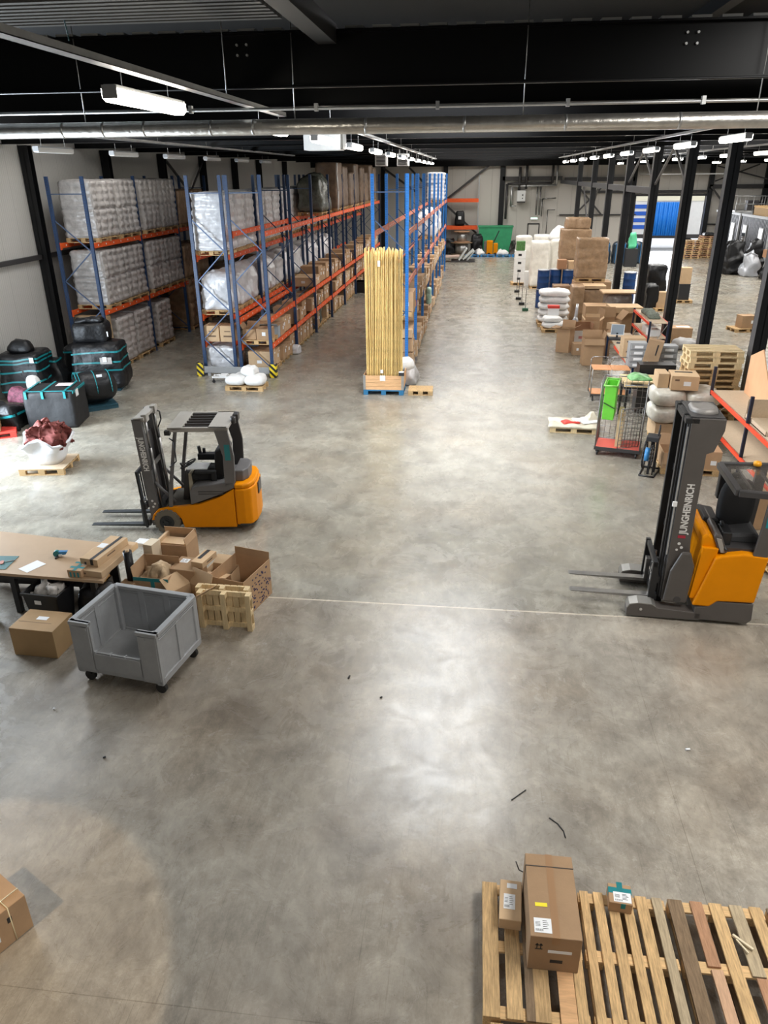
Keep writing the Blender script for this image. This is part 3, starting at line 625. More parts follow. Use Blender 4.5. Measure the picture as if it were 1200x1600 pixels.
# ------------------------------------------------------------------ reach truck (forward is local -x)
def reach():
    t = thing('reach_truck', 'tall dark masted yellow reach truck standing at the right edge of the floor', 'reach truck', (2.51, 10.46, 0), math.radians(-4))
    tg = mat('truck_taupe', (.085,.075,.068), .42, var=(4,.08))
    for s_ in (-1, 1):
        y0, y1 = sorted((s_*.40, s_*.62))
        lg = MB().prism([(.0,.03),(.0,.17),(.04,.22),(.16,.25),(.36,.245),(.42,.20),(1.05,.17),(1.05,.05),(.45,.03)], y0, y1).build('wheel_arm', tg, t, bev=.012)
        wheel(MB(), (.20, s_*.50, .115), .115, .12).build('load_wheel', black, lg)
        MB().prism([(-.005,.165),(.03,.235),(.15,.265),(.35,.26),(.41,.22),(.39,.22),(.35,.245),(.16,.25),(.04,.22),(.01,.165)], y0-.004, y1+.004).build('wheel_guard', mat('scuffed_steel', (.30,.29,.27), .4, metal=.6), lg)
        MB().cyl((.20, s_*.62, .16),(.20, s_*.632, .16), .022, n=10).build('axle_cap', galv, lg)
    # chassis base
    MB().prism([(.95,.06),(1.70,.06),(1.76,.12),(1.74,.40),(1.22,.40),(1.08,.30),(.95,.28)], -.62, .62).build('chassis', tg, t, bev=.02)
    wheel(MB(), (1.52,-.40,.07), .07, .12).build('drive_wheel', black, t)
    MB().box(.92, 1.05, -.54, .54, .30, .42).build('battery_tray', tg, t)
    MB().prism([(.86,.38),(1.06,.38),(1.14,1.22),(.92,1.22)], -.56, .50).build('battery_box', yellow, t, bev=.015)
    # yellow bodywork
    MB().prism([(.90,.30),(1.14,.30),(1.24,.40),(1.74,.42),(1.80,1.17),(1.46,1.19),(1.20,1.14),(1.10,1.10)], -.63, .63).build('body_cover', yellow, t, bev=.025)
    MB().prism([(.92,1.20),(1.12,1.14),(1.20,1.12),(1.08,1.34),(.98,1.42),(.90,1.36)], -.50, .42).build('front_cowl', yellow, t, bev=.03)
    MB().prism([(1.04,1.40),(1.16,1.13),(1.28,1.13),(1.16,1.40),(1.08,1.46)], -.54, .44).build('cab_side_panel', tg, t, bev=.03)
    MB().prism([(1.08,1.38),(1.17,1.16),(1.23,1.16),(1.15,1.37)], -.56, -.538).build('pale_trim', mat('pale_trim', (.32,.29,.26), .5), t, bev=.004)
    MB().box(1.18, 1.80, -.50, .55, 1.12, 1.22).build('cab_floor', greyd, t)
    MB().prism([(1.28,1.20),(1.72,1.20),(1.74,1.33),(1.66,1.38),(1.30,1.33)], -.30, .36).build('seat', mat('seat_dark_grey', (.04,.04,.042), .7), t, bev=.04)
    MB().box(1.18, 1.32, -.42, -.1, 1.22, 1.42).cyl((1.22,-.2,1.42),(1.2,-.2,1.50),.03).build('control_console', black, t, bev=.02)
    MB().prism([(.98,1.36),(1.22,1.32),(1.22,1.42),(1.0,1.46)], 0, .50).build('dashboard', black, t, bev=.02)
    # seat back facing sideways
    m = pillow(.52,.18,.82,3,0,14); o = m.build('seat_backrest', seatm, t, (1.44,.12,1.22), math.radians(8))
    MB().prism([(1.30,1.9),(1.38,2.04),(1.50,2.06),(1.55,1.9)], .30, .40).box(1.22,1.36,.36,.50,1.6,2.1).build('rear_panel_or_shade_sheet', black, t, bev=.03)
    # mast
    def rail(y0, y1, x0, x1, z0, z1, m, nm):
        MB().box(x0, x1, y0, y1, z0, z1).build(nm, m, t, bev=.006)
    for s_ in (-1, 1):
        f = lambda a, b: sorted((s_*a, s_*b))
        q = MB(); y0, y1 = f(.41, .44)
        q.prism([(.50,.25),(.80,.25),(.80,1.0),(.77,1.25),(.77,2.58),(.86,2.62),(.95,2.92),(.95,3.08),(.51,3.08),(.50,1.6)], y0, y1)
        q.build('mast_side_plate', tg if s_ < 0 else greyd, t, bev=.006)
        for i, (xa, m_) in enumerate(((.495, greyd),(.475, steelg),(.445, black))):
            y0, y1 = f(.30+.035*(2-i), .335+.035*(2-i)); rail(y0, y1, xa, xa+.035+.02*(i == 2), .25, 3.10-.02*i, m_, 'mast_channel')
        y0, y1 = f(.22,.30); rail(y0, y1, .42, .54, .12, 3.08, black, 'inner_mast_rail')
        MB().cyl((.52,s_*.27,.3),(.52,s_*.27,2.9),.035).build('lift_cylinder', metal, t)
        MB().prism([(.50,.28),(.84,.28),(.86,.9),(.78,1.12),(.66,1.12),(.54,.8)], *f(.50,.56)).build('mast_foot_cover', tg, t, bev=.03)
        MB().cyl((.70,s_*.562,.34),(.70,s_*.57,.34),.05,n=14).build('fixing_disc', greyd, t)
    MB().box(.43,.62,-.44,.44,3.00,3.08).build('mast_crosshead', black, t, bev=.01)
    MB().box(.50,.60,-.41,.41,1.2,1.3).box(.50,.60,-.41,.41,.3,.45).box(.50,.6,-.41,.41,2.1,2.2).build('mast_cross_tie', black, t)
    MB().prism([(.50,3.05),(.94,3.05),(.94,3.09),(.50,3.09)], -.40, .40).build('mast_top_cover', greyd, t)
    mm = lump(.36,.5,.14,5,.2,.05); mm.build('hose_guide', mat('scuffed_steel2', (.28,.26,.24), .5, metal=.3, bump=(8,.6)), t, (.72,-.02,3.02))
    for y in (-.2,-.1,.1,.2): MB().tube([(.56,y,3.0),(.56,y,1.6),(.60,y,.6)], .014).build('hydraulic_hose', black, t)
    MB().box(.470,.485,-.425,-.405,1.0,2.95).build('chrome_strip', galv, t); MB().box(.44,.50,-.45,-.42,1.78,1.85).build('small_bracket', white, t)
    # carriage and forks
    MB().box(.38,.44,-.40,.40,.18,.30).box(.38,.44,-.40,.40,.50,.60).build('fork_carriage', black, t)
    m = MB(); m.prism([(.31,.12),(.38,.12),(.42,.62),(.38,.86),(.32,.86)], -.42, -.36).prism([(.31,.12),(.38,.12),(.42,.62),(.38,.86),(.32,.86)], .36, .42).box(.33,.39,-.42,.42,.78,.85); m.build('load_backrest', black, t)
    MB().bar((.40,-.15,.55),(.44,-.15,.80),.06,.12).cyl((.42,.1,.3),(.42,.1,.8),.03).build('side_shift_unit', metal, t)
    for y in (-.33, .20):
        q = MB(); q.prism([(.38,.22),(-.80,.235),(-.84,.25),(.38,.275)], y-.06, y+.06); q.box(.32,.38, y-.06, y+.06, .22, .62); q.build('fork', metal, t, bev=.004)
    # overhead guard
    q = MB(); a, b, c, d, = (1.22,.50),(1.24,-.58),(2.15,-.66),(2.15,.58)
    def slab(z0, z1, grow, mi=0, mbx=None):
        cx, cy = 1.69, -.04
        mbx.prism([(cx+(x-cx)*grow, cy+(y-cy)*grow) for x, y in (a,b,c,d)], z0, z1, mi, axis='z'); return mbx
    fr = MB()
    P4 = [Vector((x,y,2.10)) for x, y in (a,b,c,d)]
    for i in range(4): fr.bar(P4[i], P4[(i+1) % 4], .09, .09)
    fr.build('overhead_guard_frame', greyd, t, bev=.01)
    slab(2.11, 2.125, .92, 0, MB()).build('roof_glass', mat('tinted_glass', (.25,.22,.19), .12, trans=.6, alpha=.28, spec=.8), t)
    for i in range(3): MB().bar((1.45+i*.30,.5,2.09),(1.45+i*.30,-.58,2.09),.03,.03).build('roof_bar', greyd, t)
    MB().prism([(1.58,1.12),(1.78,1.12),(1.80,1.6),(1.78,2.08),(1.64,2.08),(1.62,1.6)], -.62, -.57).build('rear_post', tg, t, bev=.01)
    MB().bar((1.86,-.60,1.15),(1.88,-.60,2.08),.03).build('chrome_post', greyd, t)
    MB().box(1.66,1.74,-.624,-.62,1.62,1.86).build('teal_sticker', teal, t)
    MB().prism([(1.70,1.12),(1.86,1.12),(1.90,2.08),(1.76,2.08)], .50, .58).build('far_rear_post', greyd, t)
    MB().lathe([(.055,0),(.06,.03),(.05,.06),(.02,.07)], 16, (1.72,.44,2.145)).build('amber_beacon', mat('amber', (.85,.36,.01), .35), t)
    # lettering reading upwards on the near side plate
    lw = mat('lettering_white', (.66,.64,.61), .5)
    M2 = Matrix.Translation((.69,-.4415,1.36)) @ Matrix(((0,-1,0,0),(0,0,-1,0),(1,0,0,0),(0,0,0,1)))
    text(t, 'JUNGHEINRICH', .138, M2, lw, bold=.004, sx=.80)
    MB().box(.585,.69,-.443,-.441,1.29,1.335).build('red_decal', mat('decal_red', (.35,.02,.04), .5), t)
    q = MB(); q.cyl((.62,-.44,1.20),(.62,-.443,1.20),.022,n=12).cyl((.66,-.44,1.14),(.66,-.443,1.14),.022,n=12).cyl((.60,-.44,1.10),(.60,-.443,1.10),.018,n=12).build('round_decal', lw, t)
    MB().tube([(1.06,-.2,1.28),(1.16,-.45,1.26),(1.24,-.60,1.22)], .02).build('cable', black, t)
reach()

# ------------------------------------------------------------------ pallets
def pallet_parts(t, L_=1.2, W=.8, wd=wood, wx=woodx, blk=wood, nb=5, bw=(.145,.10,.145,.10,.145)):
    """deck boards run along local x; length L_, width W"""
    m = MB(); gap = (W-sum(bw))/(nb-1); y = -W/2
    for b in bw: m.box(-L_/2, L_/2, y, y+b, .122, .144); y += b+gap
    for x in (-L_/2, -.0725, L_/2-.145): m.box(x, x+.145, -W/2, W/2, .10, .122)
    k = ('deck', L_, W, wd.name); 
    if k not in CACHE: CACHE[k] = m.mesh('deck', wd)
    obj('deck', CACHE[k], t)
    k = ('blk', L_, W, blk.name)
    if k not in CACHE:
        m = MB()
        for x in (-L_/2, -.0725, L_/2-.145):
            for yy in (-W/2, -.05, W/2-.1): m.box(x, x+.145, yy, yy+.1, .022, .10)
        CACHE[k] = m.mesh('blocks', blk)
    obj('blocks', CACHE[k], t)
    k = ('base', L_, W, blk.name)
    if k not in CACHE:
        m = MB()
        for yy in (-W/2, -.05, W/2-.1): m.box(-L_/2, L_/2, yy, yy+.1, 0, .022)
        CACHE[k] = m.mesh('base_boards', blk)
    obj('base_boards', CACHE[k], t)
def pallet(label, loc, rz=0, L_=1.2, W=.8, group=None, wd=wood, name='pallet', cat='pallet'):
    t = thing(name, label, cat, loc, rz, group); pallet_parts(t, L_, W, wd, wd, wd); return t

# foreground pallets: every board a part
def big_pallet(label, x0, boards, y0=3.66, y1=4.87, cross=(0,.5,1), z=0, W=None, zt=.144):
    """boards: (offset, width, material, (start, end)) running in y"""
    t = thing('wooden_pallet', label, 'pallet', (x0, (y0+y1)/2, z)); L_ = y1-y0
    W = W or max(b[0]+b[1] for b in boards)
    for o_, w_, m_, (a, b) in boards:
        j = R.uniform(-.006, .006)
        MB().box(o_+j, o_+w_+j, -L_/2+a*L_, -L_/2+b*L_, zt-.022, zt).build('top_board', m_, t, bev=.003)
    for c in cross:
        yc = -L_/2+.055+c*(L_-.11)
        MB().box(.0, W, yc-.05, yc+.05, zt-.044, zt-.022).build('cross_board', woodx, t, bev=.002)
        for bx_ in (0, W/2-.07, W-.14): MB().box(bx_, bx_+.14, yc-.05, yc+.05, .022, zt-.044).build('block', wood, t)
    for bx_ in (0.02, W/2-.05, W-.12): MB().box(bx_, bx_+.1, -L_/2, L_/2, 0, .022).build('base_board', wooddk if bx_ > .1 else wood, t)
    return t
full = (0, 1)
big_pallet('pale slatted pallet carrying the tall brown carton, lower right', .30,
           [(0,.135,wood,full),(.19,.125,wood,full),(.335,.07,wooddk,full),(.41,.125,wood,full),(.60,.13,crate_w,full),(.735,.085,wood,full)], W=.83)
big_pallet('slatted pallet of narrow gapped boards under the small teal taped carton', 1.16,
           [(.02,.075,wood,full),(.135,.085,wood,full),(.26,.09,wood,full),(.385,.085,wood,full),(.51,.10,wood,full),(.655,.085,mat('greyed_wood',(.42,.33,.21),.8,var=(5,.3),bump=(40,.2),rnd=.05,stretch=(14,1.2,14)),full)], W=.76)
big_pallet('weathered pallet with dark and reddish boards right of the teal taped carton', 1.95,
           [(0,.125,wooddk,(.0,1)),(.19,.105,woodrd,(.50,1)),(.215,.095,mat('pink_wood',(.55,.34,.21),.8,var=(5,.2),rnd=.05,stretch=(14,1.2,14)),(0,.48)),(.36,.11,wood,full),(.53,.11,mat('greyed_wood',(.42,.33,.21)),(.46,1)),(.55,.10,woodrd,(0,.45)),(.70,.10,wood,full)], W=.82)
big_pallet('slatted pallet with dark first board at the right picture edge', 2.80,
           [(0,.12,wooddk,full),(.17,.1,wood,full),(.32,.1,wood,full),(.47,.1,wood,full),(.62,.13,wood,full)], W=.76)
big_pallet('pallet whose board ends show at the bottom picture edge', .36,
           [(0,.1,wood,full),(.14,.12,wood,full),(.32,.1,wooddk,full),(.46,.1,wood,full),(.62,.14,wood,full)], y0=2.42, y1=3.62, W=.78)
big_pallet('pallet at the bottom edge below the narrow board pallet', 1.2,
           [(0,.1,wood,full),(.14,.1,wood,full),(.30,.1,wood,full),(.46,.1,wood,full),(.62,.12,wood,full)], y0=2.42, y1=3.62, W=.76)

# ------------------------------------------------------------------ cartons
TK = [0]
def carton(label, w_, d, h, loc, rz=0, m=card, parts=(), group=None, name='carton', cat='cardboard box', tp=True, flap=True):
    """closed box, origin at base centre; parts: (kind, face, u, v, su, sv)"""
    t = thing(name, label, cat, loc, rz, group)
    key = ('carton', round(w_,3), round(d,3), round(h,3), m.name)
    if key not in CACHE: CACHE[key] = MB().box(-w_/2, w_/2, -d/2, d/2, 0, h).mesh('box_body', m)
    obj('box_body', CACHE[key], t, bev=.006)
    if tp:
        q = MB(); tw = .03
        if tp == 'x': q.box(-w_/2-.0015, w_/2+.0015, -tw, tw, h-.08, h+.0015)
        else: q.box(-tw, tw, -d/2-.0015, d/2+.0015, h-.08, h+.0015)
        q.build('tape', tape if tp in (True, 'x') else tp, t)
    for kind, face, u, v, su, sv in parts:
        q = MB(); e = .0025
        def put(u0, u1, v0, v1, k, mi=0):
            if face == 'top': q.box(u0, u1, v0, v1, h, h+k, mi)
            if face == 'front': q.box(u0, u1, -d/2-k, -d/2, v0, v1, mi)
            if face == 'right': q.box(w_/2, w_/2+k, u0, u1, v0, v1, mi)
            if face == 'left': q.box(-w_/2-k, -w_/2, u0, u1, v0, v1, mi)
        if kind == 'label':
            put(u-su/2, u+su/2, v-sv/2, v+sv/2, e)
            for i in range(4): put(u-su*.42, u-su*.14, v+sv*(.22-.09*i)-.0015, v+sv*(.22-.09*i)+.0015, e+.001, 1)
            for i in range(5): put(u+su*.0, u+su*(.25+.15*((i*7) % 3)/3), v+sv*(.32-.13*i)-.002, v+sv*(.32-.13*i)+.002, e+.001, 1)
            for i in range(9): put(u-su*.42+i*su*.05, u-su*.42+i*su*.05+su*.02, v-sv*.4, v-sv*.24, e+.001, 1)
            q.build('shipping_label', [paper, ink], t)
        elif kind == 'plain': put(u-su/2, u+su/2, v-sv/2, v+sv/2, e); q.build('paper_label', paper, t)
        elif kind == 'yellow': put(u-su/2, u+su/2, v-sv/2, v+sv/2, e); q.build('yellow_sticker', yel, t)
        elif kind == 'hole': put(u-su/2, u+su/2, v-sv/2, v+sv/2, e); q.build('hand_hole', ink, t)
        elif kind == 'strap': put(u-su/2, u+su/2, v-sv/2, v+sv/2, e+.001); q.build('black_band', ink, t)
        elif kind == 'teal': TK[0] += 1; put(u-su/2, u+su/2, v-sv/2, v+sv/2, .0008+.0004*(TK[0] % 4)); q.build('teal_tape', teal, t)
        elif kind == 'print': put(u-su/2, u+su/2, v-sv/2, v+sv/2, .001); q.build('dark_print', mat('dark_print', (.16,.10,.06), .8), t)
        elif kind == 'arrows':
            for s_ in (-.25, .25):
                put(u+s_*su-.004, u+s_*su+.004, v-sv/2, v+sv/2, e); put(u+s_*su-.014, u+s_*su+.014, v+sv*.1, v+sv*.25, e)
                put(u+s_*su-.009, u+s_*su+.009, v+sv*.25, v+sv*.4, e)
            put(u-su/2, u+su/2, v-sv/2-.008, v-sv/2, e); q.build('this_way_up_mark', ink, t)
    return t
Z = .144
carton('tall brown carton with yellow sticker standing on the pale foreground pallet', .41, .80, .40, (.865, 4.48, Z), 0, parts=[
    ('label','top',-.10,-.30,.14,.13),('yellow','top',-.10,-.11,.10,.035),('strap','top',0,.27,.41,.008),('hole','front',.02,.12,.10,.035),
    ('plain','front',.04,.235,.19,.03),('print','front',.04,.235,.15,.014),('arrows','front',-.13,.29,.06,.06),('strap','left',.27,.2,.008,.4),('print','right',-.3,.2,.12,.02)])
carton('narrow flat carton with two labels beside the tall brown carton', .19, .40, .12, (.54, 4.61, Z), math.radians(-3), cardl, parts=[
    ('label','top',-.01,-.02,.10,.15),('plain','top',.01,.14,.09,.05)], tp=False)
tag(MB().tube([(.60,4.99,.30),(.63,4.94,.25),(.70,4.92,.235),(.80,4.93,.23)], .006).build('loose_cord', black), 'thin black cord lying behind the tall brown carton', 'cord')
carton('small teal taped carton with white label on the slatted pallets', .20, .20, .115, (1.51, 4.78, Z), math.radians(-4), parts=[
    ('teal','top',0,.03,.2,.06),('teal','top',.0,.02,.05,.2),('label','top',.015,-.035,.15,.10),('teal','front',.02,.085,.04,.06),('teal','left',.03,.085,.05,.06)], tp=False)
tag(MB().bar((2.42,4.56,.16),(2.55,4.44,.16),.02).bar((2.44,4.52,.16),(2.50,4.40,.165),.012).build('broken_splinter', mat('pale_splinter', (.70,.60,.42), .8)), 'pale broken wood splinter on the boards at right edge', 'splinter')
# carton tied with string at the lower left edge
t = carton('brown carton tied with pale string at the lower left edge', .62, .52, .40, (-4.08, 4.0, 0), math.radians(-28), parts=[('label','right',-.08,.20,.12,.17),('hole','right',.09,.27,.04,.06)], tp=False)
q = MB(); q.tube([(.2,-.26,.40),(.2,.26,.405)], .005).tube([(-.31,.1,.405),(.31,.1,.405),(.315,.1,0.01)], .005).tube([(.2,-.265,.4),(.2,-.265,0.01)], .005)
q.build('string', mat('string', (.75,.66,.45), .8), t)
# small litter on the floor
def litter(pts, label, m, r=.006, name='cable_tie', cat='litter'): tag(MB().tube([(a, b, r) for a, b in pts], r, 5).build(name, m), label, cat)
litter([(.62,6.02),(.70,6.10),(.78,6.18)], 'dark thin stick lying on the middle of the floor', ink, .007, 'dark_stick')
litter([(1.0,5.82),(1.08,5.75),(1.13,5.66),(1.14,5.58)], 'dark curled cable tie on the floor above the brown carton', ink, .006)
litter([(-1.45,7.9),(-1.44,7.96)], 'tiny dark scrap on the floor right of the pallet box', ink, .012, 'dark_scrap')
litter([(-.98,7.55),(-.96,7.57)], 'tiny dark scrap on the floor in the bright patch', ink, .012, 'dark_scrap')
litter([(-4.03,6.15),(-4.0,6.16)], 'tiny dark scrap on the floor below the grey pallet box', ink, .012, 'dark_scrap')
litter([(2.65,7.0),(2.70,7.01)], 'small white paper scrap on the floor at right', paper, .014, 'paper_scrap')
litter([(-5.05,6.9),(-5.02,6.9)], 'small white paper scrap left of the grey pallet box', paper, .012, 'paper_scrap')
litter([(-4.7,4.75),(-4.5,4.72),(-4.45,4.73)], 'thin pale string on the floor at lower left', mat('string', (.75,.66,.45), .8), .004, 'string_piece')
# ------------------------------------------------------------------ packing table, pallet box and boxes around it
t = thing('packing_table', 'large brown topped packing table at the left edge', 'table', (-6.4, 9.45, 0))
m = MB(); m.prism([(-1.5,.82),(1.02,.52),(1.20,-.62),(-.43,-.55),(-1.5,-.5)], .70, .745, axis='z'); m.build('tabletop', mdf, t, bev=.003)
for x, y in ((-.35,-.42),(.95,-.45),(.85,.40),(-1.3,.5)): MB().box(x-.04, x+.04, y-.04, y+.04, 0, .70).build('leg', black, t)
MB().box(-1.4, .95, .30, .34, .05, .62).build('rear_panel_or_shade_sheet', black, t)  # black sheet added to darken the space under the tabletop
MB().box(-.4, 1.0, -.48, -.42, .62, .70).box(-1.3, .9, .36, .42, .62, .70).build('rail', black, t)
tag(MB().box(-.45,.13,-.22,.2,0,.006).build('cutting_mat', mat('mat_green', (.03,.13,.13), .6), None, (-6.97,9.22,.745), .08), 'dark green cutting mat on the packing table at left edge', 'cutting mat')
tag(MB().box(-.11,.11,-.16,.16,0,.004).build('paper_sheet', paper, None, (-6.47,9.14,.745), -.45), 'white sheet of paper lying on the packing table', 'paper')
t = thing('tape_dispenser', 'teal and blue tape gun lying on the packing table', 'tape dispenser', (-6.22,9.50,.745), .15)
MB().cyl((-.04,-.03,.05),(-.04,.03,.05),.05).build('tape_roll', teal, t); MB().prism([(-.02,.03),(.10,.04),(.13,.09),(.0,.09)], -.028, .028).build('frame', cablue, t); MB().bar((.0,0,.02),(-.03,-.10,.015),.03).build('handle', ink, t); MB().box(.0,.05,-.05,-.01,.02,.05).build('white_label', paper, t)
t = thing('scissors', 'small scissors with orange handle on the green cutting mat', 'scissors', (-6.95,9.22,.752), .4)
MB().bar((0,0,.004),(.14,.02,.004),.02,.004).build('blade', metal, t); MB().cyl((-.05,.02,0),(-.05,.02,.01),.03).cyl((-.05,-.03,0),(-.05,-.03,.01),.03).build('handle', mat('pinkish_plastic', (.55,.22,.16), .5), t)
carton('flat brown carton under the banded carton on the packing table', .36, 1.0, .10, (-5.36,9.42,.745), math.radians(-7), cardl, tp=False, parts=[('print','front',-.1,.05,.04,.03)])
carton('banded brown carton topmost on the packing table corner', .30, .78, .12, (-5.44,9.45,.845), math.radians(-9), cardl, parts=[('plain','top',-.06,.05,.12,.14),('strap','top',.05,0,.05,.78),('strap','front',.05,.07,.05,.09),('strap','front',-.06,.04,.03,.05),('print','right',-.05,.07,.2,.02)], tp=False)
carton('small teal taped carton on the packing table corner', .22, .36, .12, (-5.64,9.06,.745), math.radians(-4), parts=[('teal','top',0,-.08,.22,.05),('teal','top',0,.06,.22,.05),('teal','top',0,0,.05,.36),('plain','top',.05,.05,.08,.08),('teal','front',-.06,.05,.03,.08),('teal','front',.0,.05,.03,.08),('teal','front',.06,.05,.03,.08)], tp=False)
# black bin with paper
t = thing('waste_crate', 'black plastic crate full of crumpled paper under the packing table', 'crate', (-6.10,8.86,0), math.radians(-4))
q = MB()
prof = [(.20,0),(.29,.56),(.27,.56),(.19,.02)]
for (ax, sx_, sy_) in (('x',1,1),):
    for s_ in (-1, 1):
        q.add([(-.22,s_*.17,0),(.22,s_*.17,0),(.28,s_*.22,.56),(-.28,s_*.22,.56),(-.22,s_*.15,0),(.22,s_*.15,0),(.27,s_*.20,.56),(-.27,s_*.20,.56)], [(0,1,2,3),(4,5,6,7),(3,2,6,7),(0,1,5,4),(0,3,7,4),(1,2,6,5)])
        q.add([(s_*.22,-.17,0),(s_*.22,.17,0),(s_*.28,.22,.56),(s_*.28,-.22,.56),(s_*.20,-.17,0),(s_*.20,.17,0),(s_*.26,.22,.56),(s_*.26,-.22,.56)], [(0,1,2,3),(4,5,6,7),(3,2,6,7),(0,1,5,4),(0,3,7,4),(1,2,6,5)])
q.box(-.22,.22,-.17,.17,0,.02); q.box(-.30,.30,-.24,-.21,.53,.57).box(-.30,.30,.21,.24,.53,.57).box(-.30,-.27,-.22,.22,.53,.57).box(.27,.30,-.22,.22,.53,.57)
q.build('crate_shell', black, t)
lump(.46,.36,.20,11,.3,.12,22,.06,.08,7).build('crumpled_paper', mat('crumpled_paper', (.66,.62,.58), .8, var=(9,.25)), t, (0,0,.42))
MB().box(-.10,.0,-.225,-.215,.40,.46).build('white_label', paper, t)
lump(.5,.5,.5,12,.3,.1,12).build('plastic_bag', film, None, (-5.52,9.15,0)); tag(bpy.data.objects['plastic_bag'], 'black plastic bag in the shade under the table corner', 'bag')
t = thing('waste_box', 'box of orange and paper scraps under the packing table corner', 'box', (-5.62,9.35,0))
MB().box(-.2,.2,-.15,.15,0,.45).build('box_body', ink, t); lump(.36,.3,.14,13,.3,.09,22,.04,.05,8).build('scraps', mat('orange_scraps', (.55,.28,.05), .6, var=(12,.6)), t, (0,0,.44))
carton('plain brown carton on the floor below the packing table', .66, .50, .44, (-5.86,8.19,0), math.radians(-3), mat('cardboard_brown', (.40,.25,.115), .8, var=(3,.08)), parts=[('plain','top',.0,.05,.16,.08),('print','top',-.05,-.06,.5,.008)], tp=False)
t = thing('swivel_castor', 'dark chair castor on the floor at the left picture edge', 'castor', (-6.98,8.72,0))
MB().cyl((0,-.03,.07),(0,.03,.07),.07).build('wheel', rubber, t); MB().bar((0,0,.1),(-.1,0,.35),.04).build('stem', black, t)

# grey pallet box on castors
def palbox():
    t = thing('pallet_box', 'grey plastic pallet box on castors with its low front flap open', 'pallet box', (-4.27, 7.86, 0), math.radians(-9))
    W, D, z0, z1 = .63, .50, .19, .96
    MB().box(-W+.04, W-.04, -D+.04, D-.04, z0, z0+.06).build('floor', bingrey, t)
    def wall(L_, nm, M, cut=None, npan=3):
        q = MB()
        def b(x0, x1, y0, y1, z_0, z_1): q.box(x0, x1, y0, y1, z_0, z_1, M=M)
        if cut:
            a, zc = cut
            b(-L_, -a, -.02, .02, z0, z1); b(a, L_, -.02, .02, z0, z1); b(-a, a, -.015, .015, z0, zc)
            b(-L_, -a, -.045, .035, z1-.05, z1); b(a, L_, -.045, .035, z1-.05, z1)
            for i in range(4): b(-a+i*(2*a-.03)/3, -a+.03+i*(2*a-.03)/3, -.03, .03, zc-.02, zc+.012)
            b(-a, a, -.035, -.025, zc-.26, zc-.01); b(-a, a, -.03, .03, zc-.04, zc-.02); b(-L_+.02,-a-.02,-.035,-.02,z0+.05,z1-.06); b(a+.02,L_-.02,-.035,-.02,z0+.05,z1-.06)
        else:
            b(-L_+.02, L_-.02, -.012, .012, z0+.01, z1-.01); b(-L_+.03, L_-.03, -.045, .034, z1-.045, z1); b(-L_+.04, L_-.04, -.038, .02, z1-.085, z1-.065); b(-L_+.04, L_-.04, -.038, .02, z1-.12, z1-.10); b(-L_+.04, L_-.04, -.036, .026, z0+.002, z0+.09)
            for i in range(npan+1):
                x = -L_+i*(2*L_-.09)/npan; b(x, x+.09, -.031, .023, z0+.005, z1-.05)
        return q.build(nm, bingrey, t, bev=.006)
    T = Matrix.Translation; Rz = lambda a: Matrix.Rotation(math.radians(a), 4, 'Z')
    wall(W, 'rear_wall', T((0, D-.03, 0)) @ Rz(180), None, 3)
    wall(D, 'right_wall', T((W-.03, 0, 0)) @ Rz(90), None, 2)
    wall(D, 'left_wall', T((-W+.03, 0, 0)) @ Rz(-90), None, 2)
    wall(W, 'front_wall', T((0, -D+.03, 0)), (.34, .52))
    for x in (-W, W):
        for y in (-D, D):
            sx, sy = (1 if x > 0 else -1), (1 if y > 0 else -1)
            MB().box(min(x, x-sx*.10), max(x, x-sx*.10), min(y, y-sy*.10), max(y, y-sy*.10), z0-.02, z1-.003).build('corner_post', bingrey, t, bev=.02)
            c = MB().cyl((x-sx*.10,y-sy*.10-.025,.075),(x-sx*.10,y-sy*.10+.025,.075),.075,n=16).build('castor', rubber, t)
            MB().box(x-sx*.10-.03,x-sx*.10+.03,y-sy*.10-.04,y-sy*.10+.04,.10,.17).build('castor_fork', black, c)
    MB().box(.38,.47,-D-.02,-D+.0,.85,.90).box(-.47,-.38,-D-.02,-D,.85,.90).build('flap_hinge', bingrey, t)
palbox()

# stood-up pallets beside the pallet box
def stood(label, loc, rz):
    t = thing('half_pallet', label, 'pallet', loc, rz)
    mw = mat('pale_pine', (.66,.50,.28), .75, var=(5,.18), stretch=(8,8,1.2), rnd=.1)
    for i in range(3):   # bearers with blocks, seen from below; board face at +y
        x = (-.40, -.04, .33)[i]
        MB().box(x, x+.075, -.11, -.095, 0, .60).build('base_board', mw, t, bev=.002)
        for z in (0, .26, .52): MB().box(x, x+.075, -.095, -.02, z, z+.08).build('block', mw, t)
    for z in (0, .26, .52): MB().box(-.40, .405, -.02, 0, z, z+.08).build('cross_board', mw, t, bev=.002)
    for i in range(8): MB().box(-.40+i*.102, -.40+i*.102+.088, 0, .018, 0, .60).build('deck_board', mw, t, bev=.002)
stood('half pallet stood on edge right of the grey pallet box, nearer one', (-3.43, 8.98, 0), math.radians(-2))
stood('half pallet stood on edge just behind another one', (-3.50, 9.14, 0), math.radians(-1))

